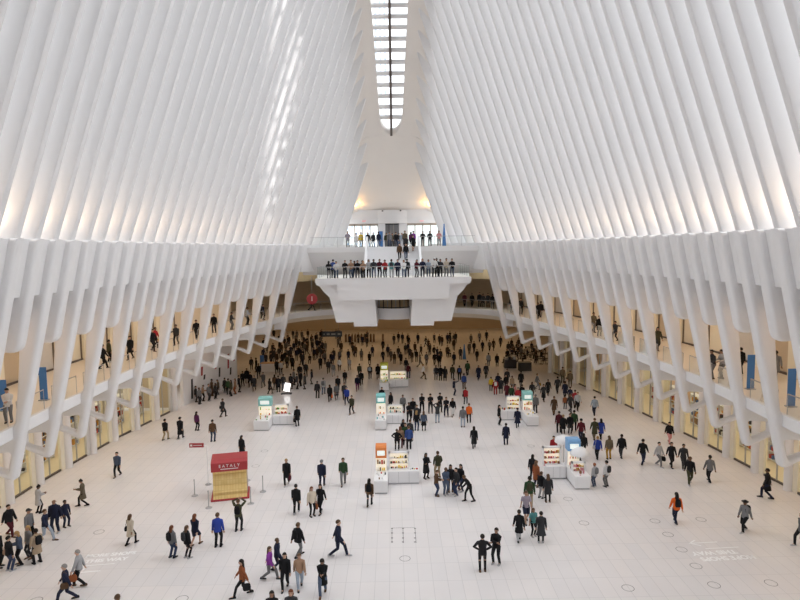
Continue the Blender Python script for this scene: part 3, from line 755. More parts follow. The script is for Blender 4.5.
# ------------------------------------------------------------------ floor lettering and access covers
DECAL = mat('floor_lettering', (0.95, 0.95, 0.95), 0.4)
for left in (True, False):
    if left: a, c = atZ(86, 556.5), atZ(139, 552.5)
    else: a, c = atZ(754.5, 556.5), atZ(697.5, 559.5)
    d = c - a; ang = math.atan2(d.y, d.x); L = d.length
    r = tag(empty('floor_lettering', (a.x, a.y, 0), ang), 'white floor lettering MORE SHOPS THIS WAY, ' + ('beside the grey-haired man with brown bag' if left else 'upside down, by the black-hatted person'), 'lettering')
    lettering('MORE SHOPS', L / 5.9, DECAL, r, (0, 0, 0.004), (0, 0, 0), align='LEFT', sx=0.93 if 1 else 1, ext=0.001, bold=0.018)
    lettering('THIS WAY', L / 5.9, DECAL, r, (L * 0.06 if left else L * 0.2, -0.55, 0.004), (0, 0, 0), align='LEFT', ext=0.001, bold=0.018)
    b = MB(); b.box(L * 0.06, L * 0.66, -0.98, -0.92, 0.001, 0.004, DECAL); b.build('rule', r)
    b = MB(); y = -1.55; xa = -0.1 if left else L * 0.32; xb = xa + L * 0.52; b.box(xa, xb, y - 0.035, y + 0.035, 0.001, 0.004, DECAL)
    tip, q = (xa, 1) if left else (xb, -1)
    for dy in (-1, 1): b.add([(tip, y, 0.001), (tip + q * 0.45, y + dy * 0.32, 0.001), (tip + q * 0.5, y + dy * 0.26, 0.001), (tip + q * 0.1, y, 0.001), (tip, y, 0.004), (tip + q * 0.45, y + dy * 0.32, 0.004), (tip + q * 0.5, y + dy * 0.26, 0.004), (tip + q * 0.1, y, 0.004)], [(0, 1, 2, 3), (4, 7, 6, 5), (0, 4, 5, 1), (1, 5, 6, 2), (2, 6, 7, 3), (3, 7, 4, 0)], DECAL)
    b.build('arrow', r)
RINGM = mat('cover_ring', (0.2, 0.19, 0.18), 0.5, metal=0.3)
for px, py in ((99, 532), (36, 600.5), (182, 599), (264.5, 451), (255.6, 466), (668, 534.5), (681.5, 549.5), (696, 566), (628, 588), (714, 585), (771, 583), (655, 521), (701, 519.5), (568, 499), (584, 523), (531, 446), (405, 558.5)):
    P = atZ(px, py); b = MB(); n = 28
    rs = [[(r_ * math.cos(2 * PI * k / n), r_ * math.sin(2 * PI * k / n), z) for r_, z in ((0.245, 0.0015), (0.27, 0.0015), (0.27, 0.004), (0.245, 0.004))] for k in range(n + 1)]
    b.rings(rs, RINGM, False, False); tag(b.build('access_cover', loc=(P.x, P.y, 0)), 'round access cover ring set flush in the marble floor', 'floor cover', 'round floor covers')
b = MB()
for px in (392, 403, 415):
    a, c = atZ(px, 528), atZ(px + 0.2, 543); b.box(a.x - 0.012, a.x + 0.012, c.y, a.y, 0.001, 0.004, RINGM)
    for py in (528.5, 533, 538, 542): q = atZ(px, py); b.box(q.x - 0.05, q.x + 0.05, q.y - 0.05, q.y + 0.05, 0.001, 0.006, RINGM)
a, c = atZ(392, 528), atZ(415, 528); b.box(a.x, c.x, a.y - 0.012, a.y + 0.012, 0.001, 0.004, RINGM)
tag(b.build('floor_hatch'), 'rectangular floor hatch outline with small fixings in the open marble', 'floor hatch')

# ------------------------------------------------------------------ banners, signs and far furniture
def banner(px, py, z, hgt, wdt, label, wedge=False, Y=None):
    P = atZ(px, py, z)
    if Y: P = atY(px, py, Y); P.z = z
    r = tag(empty('banner_stand', P), label, 'banner', 'blue banners')
    b = MB(); b.box(-wdt * 0.45, wdt * 0.45, -0.15, 0.15, 0, 0.05, GREY); b.build('base', r)
    b = MB()
    if wedge: b.prism([(-wdt / 2, 0.05), (wdt / 2, 0.05), (0.06, hgt), (-0.06, hgt)], -0.03, 0.03, BLUE)
    else: b.box(-wdt / 2, wdt / 2, -0.02, 0.02, 0.05, hgt, BLUE)
    b.build('banner_panel', r)
def gal_spot(s, x, off):
    best = None
    for k in range(400):
        Y = 26 + 0.1 * k; u = s * (gal_in(s, Y) + off); d = V3((u, Y, slab_top(Y) + 0.9)) - V3((0, 0, EYE)); px = 400 + F_PX * d.dot(RGT) / d.dot(FWD)
        if best is None or abs(px - x) < best[0]: best = (abs(px - x), Y, u)
    return best[1], best[2]


V3 = Vector
for px, sgn, hh, off, lb in ((43, -1, 1.9, 1.3, 'slim blue banner on the gallery between two glass panes'), (3, -1, 1.7, 2.2, 'blue banner behind the man in white on the gallery'), (750.5, 1, 2.0, 1.3, 'pale blue banner on the gallery beside a rib'), (791, 1, 2.0, 1.3, 'deep blue banner on the gallery near the picture edge')):
    Y, u = gal_spot(sgn, px, off); r = tag(empty('banner_stand', (u, Y, slab_top(Y))), lb, 'banner', 'blue banners')
    b = MB(); b.box(-0.25, 0.25, -0.15, 0.15, 0, 0.05, GREY); b.build('base', r); b = MB(); b.box(-0.21, 0.21, -0.02, 0.02, 0.05, hh, BLUE); b.build('banner_panel', r)
banner(464.3, 359.5, 0, 2.1, 0.5, 'blue feather flag standing beside a person in black deep in the hall', True)
banner(262.3, 370, 0, 1.9, 0.5, 'blue banner at the corridor mouth behind the queue')
banner(444.2, 246.8, ZU, 2.5, 0.45, 'blue feather flag on the upper platform', True, 68)
banner(381, 247.2, ZU, 2.0, 0.5, 'blue banner beside the lift on the upper platform', False, 76)

P = atY(312, 299, 69.5); r = tag(empty('round_sign', P), 'round red sign with a white number 1 above the far gallery', 'sign')
b = MB(); b.rings([[(0.62 * math.cos(2 * PI * k / 32), y, 0.62 * math.sin(2 * PI * k / 32)) for k in range(32)] for y in (-0.04, 0.04)], RED); b.build('disc', r)
lettering('1', 0.8, PAINTW, r, (0, -0.045, 0), (PI / 2, 0, 0)); b = MB(); b.tube([(0, 0, 0.6), (0, 0, 2.6)], 0.03, GREY, 6); b.build('hanger', r)
P = atY(332, 334, 88); r = tag(empty('hanging_sign', P), 'dark blue direction sign hanging in the low hall', 'sign')
b = MB(); b.box(-1.5, 1.5, -0.08, 0.08, -0.4, 0.4, mat('sign_blue', (0.03, 0.05, 0.09), 0.4)); b.build('sign_board', r)
for k, (x, w_) in enumerate(((-1.2, 0.25), (-0.6, 0.5), (0.15, 0.7), (1.0, 0.5))):
    b = MB(); b.box(x - w_ / 2 + 0.1, x + w_ / 2, -0.09, -0.08, -0.12, 0.1, mat('sign_mark', (0.35, 0.4, 0.45), 0.5)); b.build('lettering', r)
for x in (-1, 1): b = MB(); b.tube([(x, 0, 0.4), (x, 0, 6.6 - P.z)], 0.03, GREY, 6); b.build('hanger', r)
BROWN = mat('gate_brown', (0.16, 0.1, 0.06), 0.4)
for k in range(11):
    px = 346 + 3.1 * k if k < 10 else 383; P = atZ(px, 341.5); r = tag(empty('ticket_gate', (P.x, P.y, 0)), 'brown ticket gate in the row under the far hall ceiling', 'ticket gate', 'row of ticket gates')
    b = MB(); b.box(-0.16, 0.16, -0.6, 0.6, 0, 1.15, BROWN); b.build('cabinet', r, bevel=0.04); b = MB(); b.box(-0.05, 0.05, -0.3, 0.3, 1.15, 1.3, DARK); b.build('reader', r)
P = atZ(271, 372); r = tag(empty('information_desk', (P.x, P.y, 0)), 'pale counter desk with an orange top at the corridor mouth', 'desk')
b = MB(); b.box(-1.2, 1.2, 0, 0.9, 0, 1.05, PLASTER); b.build('body', r); b = MB(); b.box(-1.3, 1.3, -0.05, 0.95, 1.05, 1.12, ORANGE_WOOD); b.build('worktop', r)
P = atZ(287, 394); r = tag(empty('lit_sign_stand', (P.x, P.y, 0)), 'bright white lit panel on a dark low stand by the crowd', 'sign')
b = MB(); b.box(-0.6, 0.5, -0.25, 0.25, 0, 0.1, DARK); b.tube([(0.1, 0, 0.1), (0.1, 0, 0.4)], 0.05, DARK, 8); b.build('base', r)
b = MB(); b.prism([(-0.35, 0.35), (0.25, 0.25), (0.4, 1.1), (-0.15, 1.2)], -0.03, 0.03, SCREEN); b.build('panel', r)
# cafe counter, tables and chairs by the far wall
CAFE = mat('cafe_dark', (0.035, 0.03, 0.028), 0.45, noise=0.2)
for (pa, pb, lb) in (((503, 366.5), (518.5, 370), 'dark cafe counter block with machines on top'), ((519, 371), (531.5, 371), 'plain dark cafe counter end in front of the tables')):
    A, B = atZ(*pa), atZ(*pb); r = tag(empty('cafe_counter', ((A.x + B.x) / 2, (A.y + B.y) / 2, 0)), lb, 'counter'); w_ = (B.x - A.x) / 2
    b = MB(); b.box(-w_, w_, -0.1, 0.8, 0, 1.0, CAFE); b.build('body', r); b = MB(); b.box(-w_ - 0.03, w_ + 0.03, -0.13, 0.83, 1.0, 1.05, DARK); b.build('worktop', r)
    if 'machines' in lb:
        for k in range(4):
            b = MB(); x = -w_ + 0.3 + k * (2 * w_ - 0.6) / 3; b.box(x - 0.2, x + 0.2, 0.1, 0.5, 1.05, 1.35 + 0.12 * (k % 2), [GREY, DARK, BROWN, GREY][k]); b.build('machine', r)
tb = None; cafe_chairs = []
for k, (px, py) in enumerate(((524, 356), (531, 360), (538, 357), (541, 364), (515, 352), (529, 352), (545, 359), (536, 351), (520, 359), (548, 364))):
    P = atZ(px, py); r = tag(empty('cafe_table', (P.x, P.y, 0)), 'small dark round cafe table among the seated crowd', 'table', 'cafe tables')
    b = MB(); b.lathe(0, 0, [(0.38, 0.71), (0.4, 0.72), (0.4, 0.74), (0.38, 0.75)], CAFE, 16); b.build('tabletop', r)
    b = MB(); b.lathe(0, 0, [(0.25, 0), (0.25, 0.02), (0.04, 0.06), (0.04, 0.71)], DARK, 10); b.build('stem', r)
    for a in (0.4, 3.5):
        c = tag(empty('cafe_chair', (P.x + 0.75 * math.cos(a), P.y + 0.75 * math.sin(a), 0), a - PI / 2), 'dark cafe chair drawn up to a small table in the far seating', 'chair', 'cafe chairs')
        cafe_chairs.append(c)
        b = MB(); b.box(-0.2, 0.2, -0.2, 0.2, 0.43, 0.47, CAFE); b.build('seat', c)
        b = MB(); b.box(-0.2, 0.2, -0.22, -0.19, 0.55, 0.85, CAFE); b.build('backrest', c)
        for sx_ in (-1, 1):
            for sy_ in (-1, 1):
                b = MB(); b.tube([(sx_ * 0.18, sy_ * 0.19, 0), (sx_ * 0.18, sy_ * 0.19, 0.85 if sy_ < 0 else 0.43)], 0.015, DARK, 6); b.build('leg', c)
# exit signs and small cameras above the doors
for px, py in ((364, 221.3), (421.7, 221)):
    P = atY(px, py, YP - 0.14); r = tag(empty('exit_sign', P), 'small red EXIT sign over the doors ' + ('left' if px < 390 else 'right') + ' of the lift', 'exit sign', 'exit signs')
    b = MB(); b.box(-0.3, 0.3, 0, 0.06, -0.13, 0.13, WHITE_LAM); b.build('housing', r); lettering('EXIT', 0.24, mat('exit_red', (0.7, 0.1, 0.1), 0.5, emit=(1, 0.1, 0.1), estr=0.6), r, (0, -0.006, 0), (PI / 2, 0, 0))
for px, py in ((382.5, 211), (400.5, 210.7)):
    P = atY(px, py, YP - 0.5); r = tag(empty('security_camera', P), 'small dark camera on the portal ledge ' + ('left' if px < 390 else 'right') + ' of centre', 'camera', 'portal cameras')
    b = MB(); b.box(-0.1, 0.1, -0.12, 0.12, -0.06, 0.08, DARK); b.build('housing', r); b = MB(); b.tube([(0, -0.12, 0), (0, -0.18, 0)], 0.05, DARK, 8); b.build('lens', r)
# ------------------------------------------------------------------ people
SKIN = obj_color_mat('skin', 0.55, 0.04, 8); CLOTH = obj_color_mat('cloth', 0.85, 0.14, 30); HAIR = obj_color_mat('hair', 0.6, 0.2, 60)
EYE_M = mat('eye_dark', (0.02, 0.015, 0.012), 0.3); LIP_M = mat('lip', (0.35, 0.12, 0.1), 0.5)
V = Vector


def ik(a, b, l1, l2, hint):
    d = b - a; L = min(d.length, (l1 + l2) * 0.999); d = d.normalized()
    x = (l1 * l1 - l2 * l2 + L * L) / (2 * L); h = math.sqrt(max(0, l1 * l1 - x * x))
    n = hint - d * hint.dot(d); n = n.normalized() if n.length > 1e-6 else V((0, -1, 0))
    return a + d * x + n * h, a + d * L


# hands and feet are given for (side -1, side +1); the figure faces -y
POSES = {
    'stand': dict(feet=((-.10, -.02, 0), (.11, .03, 0)), hands=((-.25, -.04, .80), (.25, -.02, .80))),
    'walk': dict(feet=((-.07, -.24, 0), (.07, .22, .05)), hands=((-.23, .14, .82), (.23, -.18, .84)), drop=.025),
    'stride': dict(feet=((-.07, .34, .07), (.07, -.34, 0)), hands=((-.23, -.22, .87), (.23, .2, .84)), drop=.045),
    'step': dict(feet=((-.08, .2, .04), (.08, -.2, 0)), hands=((-.22, -.14, .84), (.21, .16, .84)), drop=.03),
    'phone': dict(feet=((-.10, -.02, 0), (.10, .04, 0)), hands=((-.05, -.30, 1.10), (.06, -.30, 1.12)), look=.5),
    'phonewalk': dict(feet=((-.08, -.24, 0), (.08, .24, .05)), hands=((-.05, -.30, 1.10), (.06, -.30, 1.12)), look=.5, drop=.03),
    'pockets': dict(feet=((-.12, 0, 0), (.13, -.05, 0)), hands=((-.20, -.12, .90), (.20, -.12, .90)), eh=((-.6, .8, 0), (.6, .8, 0))),
    'hips': dict(feet=((-.11, 0, 0), (.10, .05, 0)), hands=((-.16, -.02, 1.02), (.16, -.02, 1.02)), eh=((-1, .3, 0), (1, .3, 0))),
    'folded': dict(feet=((-.13, -.02, 0), (.13, .02, 0)), hands=((.08, -.22, 1.14), (-.08, -.24, 1.12)), eh=((-.8, -.1, -.5), (.8, -.1, -.5))),
    'armsup': dict(feet=((-.11, -.02, 0), (.12, .08, 0)), hands=((-.10, -.26, 1.66), (.10, -.26, 1.66)), eh=((-1, .2, 0), (1, .2, 0))),
    'point': dict(feet=((-.11, 0, 0), (.12, 0, 0)), hands=((-.24, 0, .82), (.30, -.46, 1.42)), eh=((0, .6, -.6), (.5, 0, -.8))),
    'lean': dict(feet=((-.12, -.20, 0), (.12, .22, 0)), hands=((-.12, -.55, .95), (.14, -.55, .95)), lean=.42, look=.3),
    'rest': dict(feet=((-.11, .02, 0), (.11, -.06, 0)), hands=((-.20, -.34, 1.06), (.20, -.34, 1.06)), lean=.12),
    'sit': dict(feet=((-.12, -.45, 0), (.12, -.42, 0)), hands=((-.10, -.35, .74), (.12, -.36, .74)), hip=.52, lean=.12),
}


def joints(pose):
    p = POSES[pose]; hz = p.get('hip', .93 - p.get('drop', 0)); ln = p.get('lean', 0.02)
    ax = lambda d: V((0, -math.sin(ln) * d, hz + math.cos(ln) * d))
    J = dict(pel=V((0, 0, hz)), wst=ax(.17), cst=ax(.36), nkb=ax(.50), nk=ax(.56), ln=ln, ax=ax)
    lk = ln + p.get('look', 0) * .6
    J['hd'] = J['nk'] + V((0, -math.sin(lk) * .13 - .015, math.cos(lk) * .13)); J['lk'] = lk
    for k, s in ((0, -1), (1, 1)):
        hip = V((s * .09, 0, hz - .03)); f = V(p['feet'][k]); ank = V((f.x, f.y, f.z + .08))
        kn, ank = ik(hip, ank, .43, .43, V((s * .08, -1, .1)))
        sh = ax(.455) + V((s * .168, 0, 0)); hnd = V(p['hands'][k])
        el, wr = ik(sh, hnd, .28, .25, V(p.get('eh', ((-.25, .9, -.2), (.25, .9, -.2)))[k]))
        J[s] = dict(hip=hip, kn=kn, ank=ank, sh=sh, el=el, wr=wr, heel=f.z)
    return J


def body_mesh(pose):
    J = joints(pose); vs = []; es = []; rad = []

    def add(p, r, parent=None):
        vs.append(tuple(p)); rad.append(r if isinstance(r, tuple) else (r, r))
        if parent is not None: es.append((parent, len(vs) - 1))
        return len(vs) - 1
    pel = add(J['pel'], (.13, .10)); w = add(J['wst'], (.12, .095), pel); c = add(J['cst'], (.125, .09), w); nb = add(J['nkb'] - V((0, 0, .02)), (.062, .06), c); nk = add(J['nk'], .054, nb)
    u = V((0, -math.sin(J['lk']), math.cos(J['lk']))); hd = J['hd']
    h1 = add(hd - u * .07 + V((0, -.012, 0)), (.068, .075), nk); h2 = add(hd + u * .01, (.086, .10), h1); add(hd + u * .085, (.07, .085), h2)
    for s in (-1, 1):
        q = J[s]; sh = add(q['sh'] - V((0, 0, .015)), .042, nb); el = add(q['el'], .042, sh); wr = add(q['wr'], .027, el)
        d = (q['wr'] - q['el']).normalized(); side = d.cross(V((0, 1, 0))); side = side.normalized() if side.length > .1 else V((0, 0, 1))
        nrm = side.cross(d).normalized(); pm = add(q['wr'] + d * .07, (.036, .022), wr)
        for k, (o, L) in enumerate(((-.03, .075), (-.01, .085), (.011, .08), (.03, .065))):      # four fingers, curled a little
            a = add(q['wr'] + d * .105 + side * o, .0095, pm); b2 = add(q['wr'] + d * (.105 + L * .55) + side * o * 1.1 + nrm * .01, .0085, a); add(q['wr'] + d * (.105 + L * .85) + side * o * 1.1 + nrm * .035, .0075, b2)
        t1 = add(q['wr'] + d * .055 + side * .045 + nrm * .01, .0105, pm); add(q['wr'] + d * .095 + side * .06 + nrm * .025, .009, t1)
        hp = add(q['hip'] + V((0, 0, -.04)), .085, pel); kn = add(q['kn'], .056, hp); an = add(q['ank'], .04, kn); add(q['ank'] + V((0, -.12, -.045)), .034, an)
    me = bpy.data.meshes.new('body'); me.from_pydata(vs, es, []); o = bpy.data.objects.new('tmp', me); COL.objects.link(o)
    m = o.modifiers.new('skin', 'SKIN'); m.use_smooth_shade = True
    for d_, r_ in zip(me.skin_vertices[0].data, rad): d_.radius = r_
    me.skin_vertices[0].data[0].use_root = True
    sb = o.modifiers.new('sub', 'SUBSURF'); sb.levels = 1; sb.render_levels = 1
    dg = bpy.context.evaluated_depsgraph_get(); dg.update(); out = bpy.data.meshes.new_from_object(o.evaluated_get(dg), depsgraph=dg)
    bpy.data.objects.remove(o)
    # face: eyes, nose, mouth and ears
    mb = MB(); f = V((0, -math.cos(J['lk']), -math.sin(J['lk'])))
    nv = [tuple(v.co) for v in out.vertices]; mb.add(nv, [tuple(p.vertices) for p in out.polygons], SKIN)
    R = V((1, 0, 0))
    mb.rings([[tuple(hd + u * (.03 - .05 * t) + f * (.088 + .022 * t) + R * x * (.006 + .012 * t)) for x in (-1, 1)] + [tuple(hd + u * (.02 - .05 * t) + f * .07)] for t in (0, .6, 1)], SKIN)
    for s in (-1, 1):
        e = hd + u * .025 + f * .085 + R * s * .033; mb.lathe(0, 0, [(.0, 0)], EYE_M, 3) if 0 else None
        mb.add([tuple(e + R * .014 * a + u * .007 * b + f * c2) for a, b, c2 in ((-1, 0, .006), (0, -1, .011), (1, 0, .006), (0, 1, .011), (0, 0, -.02))], [(0, 1, 2, 3), (0, 4, 1), (1, 4, 2), (2, 4, 3), (3, 4, 0)], EYE_M)
        ea = hd + R * s * .088; mb.add([tuple(ea + u * a + f * b + R * s * c2) for a, b, c2 in ((.03, -.01, 0), (.0, -.028, .014), (-.035, -.008, 0), (0, .012, 0), (0, -.01, -.02))], [(0, 1, 2, 3), (0, 4, 1), (1, 4, 2), (2, 4, 3), (3, 4, 0)], SKIN)
    mo = hd - u * .058 + f * .082; mb.add([tuple(mo + R * .024 * a + u * .008 * b + f * c2) for a, b, c2 in ((-1, 0, 0), (0, -1, .012), (1, 0, 0), (0, 1, .012), (0, 0, -.02))], [(0, 1, 2, 3), (0, 4, 1), (1, 4, 2), (2, 4, 3), (3, 4, 0)], LIP_M)
    bpy.data.meshes.remove(out)
    return mb.mesh('body_' + pose, True)


def ell(c, rx, ry, n=12): return [(c.x + rx * math.cos(2 * PI * k / n), c.y + ry * math.sin(2 * PI * k / n), c.z) for k in range(n)]


def top_mesh(pose, kind):
    J = joints(pose); mb = MB(); ax = J['ax']; sit = pose == 'sit'
    fat = {'puffer': 1.14, 'tee': .95}.get(kind, 1.0)
    lo = {'jacket': -.13, 'puffer': -.15, 'tee': -.07, 'coat': -.40, 'longcoat': -.55, 'dress': -.50}.get(kind, -.12)
    if sit: lo = max(lo, -.1)
    rs = []
    if lo < -.2:
        k_ = abs(J[-1]['kn'].y - J[1]['kn'].y) * .35
        rs.append(ell(V((0, 0, J['pel'].z + lo)), .20 + (.05 if kind == 'dress' else 0), .15 + k_ * .5)); rs.append(ell(V((0, 0, J['pel'].z + lo * .55)), .19, .14 + k_ * .25))
    rs.append(ell(V((0, 0, J['pel'].z + max(lo, -.13))), .178 * fat, .13 * fat))
    for d, rx, ry in ((0, .172, .125), (.17, .155, .115), (.31, .178, .128), (.40, .182, .124), (.455, .165, .11), (.50, .125, .092), (.535, .085, .075), (.575, .062, .066)):
        rs.append(ell(ax(d), rx * fat, ry * fat))
    mb.rings(rs, CLOTH)
    for s in (-1, 1):
        q = J[s]; d = (q['wr'] - q['el']).normalized()
        if kind == 'tee':
            e = q['sh'] + (q['el'] - q['sh']) * .75; mb.tube([q['sh'] - V((s * .05, 0, -.02)), q['sh'], e], [.07, .07, .062], CLOTH, 8)
        else:
            mb.tube([q['sh'] - V((s * .06, 0, -.012)), q['sh'] + (q['el'] - q['sh']) * .08, q['sh'] + (q['el'] - q['sh']) * .5, q['el'], q['el'] + (q['wr'] - q['el']) * .5, q['wr'] + d * .015], [.055 * fat, .068 * fat, .064 * fat, .058 * fat, .052 * fat, .044 * fat], CLOTH, 8)
    return mb.mesh(kind + '_' + pose, 50)


def low_mesh(pose, kind):
    J = joints(pose); mb = MB(); hz = J['pel'].z
    if kind in ('trousers', 'shorts', 'leggings'):
        t = .86 if kind == 'leggings' else 1.0
        mb.rings([ell(V((0, 0, hz + .13)), .150, .11), ell(V((0, 0, hz + .02)), .165, .118), ell(V((0, 0, hz - .09)), .160, .115)], CLOTH)
        for s in (-1, 1):
            q = J[s]; hp = q['hip'] + V((0, 0, -.02))
            if kind == 'shorts': mb.tube([hp, q['kn'] + (hp - q['kn']) * .1], [.10, .085], CLOTH, 10)
            else: mb.tube([hp, hp + (q['kn'] - hp) * .5, q['kn'], q['kn'] + (q['ank'] - q['kn']) * .5, q['ank'] + V((0, 0, -.025))], [.10 * t, .084 * t, .066 * t, .06 * t, .054 * t], CLOTH, 10)
    else:       # skirt
        zb = hz - .45; k_ = abs(J[-1]['kn'].y - J[1]['kn'].y) * .4
        mb.rings([ell(V((0, 0, zb)), .22, .17 + k_), ell(V((0, 0, hz - .2)), .19, .14), ell(V((0, 0, hz)), .168, .12), ell(V((0, 0, hz + .14)), .145, .105)], CLOTH)
        for s in (-1, 1):
            q = J[s]; mb.tube([q['kn'] + V((0, 0, .1)), q['kn'], q['ank'] + V((0, 0, -.02))], [.065, .058, .04], CLOTH, 8)
    return mb.mesh(kind + '_' + pose, 50)


def shoe_mesh(pose, s):
    J = joints(pose); q = J[s]; a = q['ank']; mb = MB(); z0 = a.z - .08
    rs = []
    for y, w, h in ((.08, .034, .055), (.05, .042, .10), (-.02, .043, .105), (-.09, .046, .065), (-.16, .045, .045), (-.2, .028, .03)):
        rs.append([(a.x - w, a.y + y, z0), (a.x + w, a.y + y, z0), (a.x + w, a.y + y, z0 + h * .6), (a.x + w * .55, a.y + y, z0 + h), (a.x - w * .55, a.y + y, z0 + h), (a.x - w, a.y + y, z0 + h * .6)])
    mb.rings(rs, CLOTH)
    return mb.mesh('shoe_' + pose, 50)


def hair_mesh(pose, kind):
    J = joints(pose); mb = MB(); hd = J['hd']; u = V((0, -math.sin(J['lk']), math.cos(J['lk']))); f = V((0, -math.cos(J['lk']), -math.sin(J['lk']))); R = V((1, 0, 0))
    full = kind in ('hood', 'beanie', 'cap', 'hat')
    g = 1.09 if full else 1.03
    c = hd + u * .02 - f * .012; n = 12; rs = []
    def lim(ph):          # how far down the hair comes: short over the brow, low at the nape
        q = math.sin(ph); return PI * (.50 + (.17 if kind != 'cap' else .1) * max(0, -q) - (.15 if kind != 'hood' else .10) * max(0, q) ** .7)
    for t in (0.03, .25, .5, .75, 1.0):
        rs.append([tuple(c + R * math.cos(ph) * .091 * g * math.sin(t * lim(ph)) + f * math.sin(ph) * .106 * g * math.sin(t * lim(ph)) + u * .120 * g * math.cos(t * lim(ph))) for ph in [2 * PI * k / n for k in range(n)]])
    mb.rings(rs, HAIR)
    if kind in ('long', 'hood', 'medium'):
        L = {'long': .34, 'hood': .16, 'medium': .20}[kind]; rs = []
        for t, w, dp in ((0, .085, .05), (.35, .094, .05), (.7, .10, .045), (1, .075, .03)):
            cc = hd - f * (.062 + .03 * t) + u * .02 + V((0, 0, -L * t)); rs.append([tuple(cc + R * w * math.cos(2 * PI * k / 10) - f * dp * math.sin(2 * PI * k / 10)) for k in range(10)])
        mb.rings(rs, HAIR)
    if kind == 'bun':
        cc = hd + u * .13 - f * .05; mb.rings([[tuple(cc + R * .045 * math.sin(a) * math.cos(2 * PI * k / 8) + f * .045 * math.sin(a) * math.sin(2 * PI * k / 8) + u * .045 * math.cos(a)) for k in range(8)] for a in (.15, .8, 1.57, 2.3, 3.0)], HAIR)
    if kind in ('cap', 'hat'):
        r1 = .155 if kind == 'hat' else .0
        pts = []
        for k in range(16):
            a = 2 * PI * k / 16; fr = math.sin(a)
            r = r1 if r1 else (.1 + .085 * max(0, fr))
            pts.append(tuple(hd + u * .055 + R * math.cos(a) * (r if r1 else .1) + f * fr * r))
        mb.rings([[tuple(V(p) + u * .0) for p in pts], [tuple(V(p) + u * .014) for p in pts]], HAIR)
    return mb.mesh(kind + '_' + pose, 60)


PAL = dict(black=(.011, .011, .013), charcoal=(.035, .036, .04), navy=(.014, .018, .042), blue=(.04, .08, .26), royal=(.028, .055, .30), denim=(.075, .10, .155), jeans=(.035, .05, .10), pale=(.33, .385, .46),
           grey=(.17, .17, .175), silver=(.42, .42, .43), white=(.72, .71, .70), cream=(.62, .54, .43), beige=(.38, .29, .2), khaki=(.36, .28, .17), brown=(.10, .055, .03), rust=(.26, .08, .03), olive=(.055, .055, .03), green=(.03, .07, .03),
           maroon=(.09, .012, .02), red=(.36, .025, .03), pink=(.6, .28, .28), purple=(.26, .05, .33), plum=(.1, .02, .08), orange=(.75, .14, .02), mustard=(.4, .23, .03), teal=(.1, .3, .3), lilac=(.3, .26, .31), camo=(.13, .105, .07), yellow=(.7, .48, .05), tan=(.34, .215, .14),
           blond=(.33, .2, .08), auburn=(.16, .05, .02), ash=(.3, .28, .26), dark=(.018, .013, .01))
WORD = dict(royal='royal blue', pale='pale blue', jeans='blue jeans', ash='grey', silver='light grey', denim='denim blue', dark='dark', plum='plum')
SKINS = [(.50, .31, .22), (.56, .36, .26), (.42, .25, .17), (.30, .17, .11), (.16, .085, .05), (.52, .33, .24)]
TOPW = dict(jacket='jacket', puffer='puffer jacket', tee='T-shirt', coat='coat', longcoat='long coat', dress='dress')
POSEW = dict(stand='standing', walk='walking', stride='striding', step='walking', phone='looking at a phone', phonewalk='walking with a phone', pockets='hands in pockets', hips='hands on hips', folded='arms folded', armsup='arms raised', point='pointing', lean='bending forward', rest='resting hands on the rail', sit='seated')
CACHE = {}


def cached(key, fn, *a):
    if key not in CACHE: CACHE[key] = fn(*a)
    return CACHE[key]


PEOPLE = []
prng = random.Random(11)


def part(name, me, root, col):
    o = bpy.data.objects.new(name, me); COL.objects.link(o); o.parent = root; o.color = (*col, 1)
    return o


def jit(c, k=0.14):
    q = prng.uniform(1 - k, 1 + k); return tuple(v * q for v in c)


PENDING = []


def person(*a, **k): PENDING.append((a, k))


def spot(spec, Z, depth):
    f = spec.split(); x, y = float(f[0]), float(f[1])
    if depth: P = atY(x, y, depth); P.z = Z; return P
    return atZ(x, y, Z)


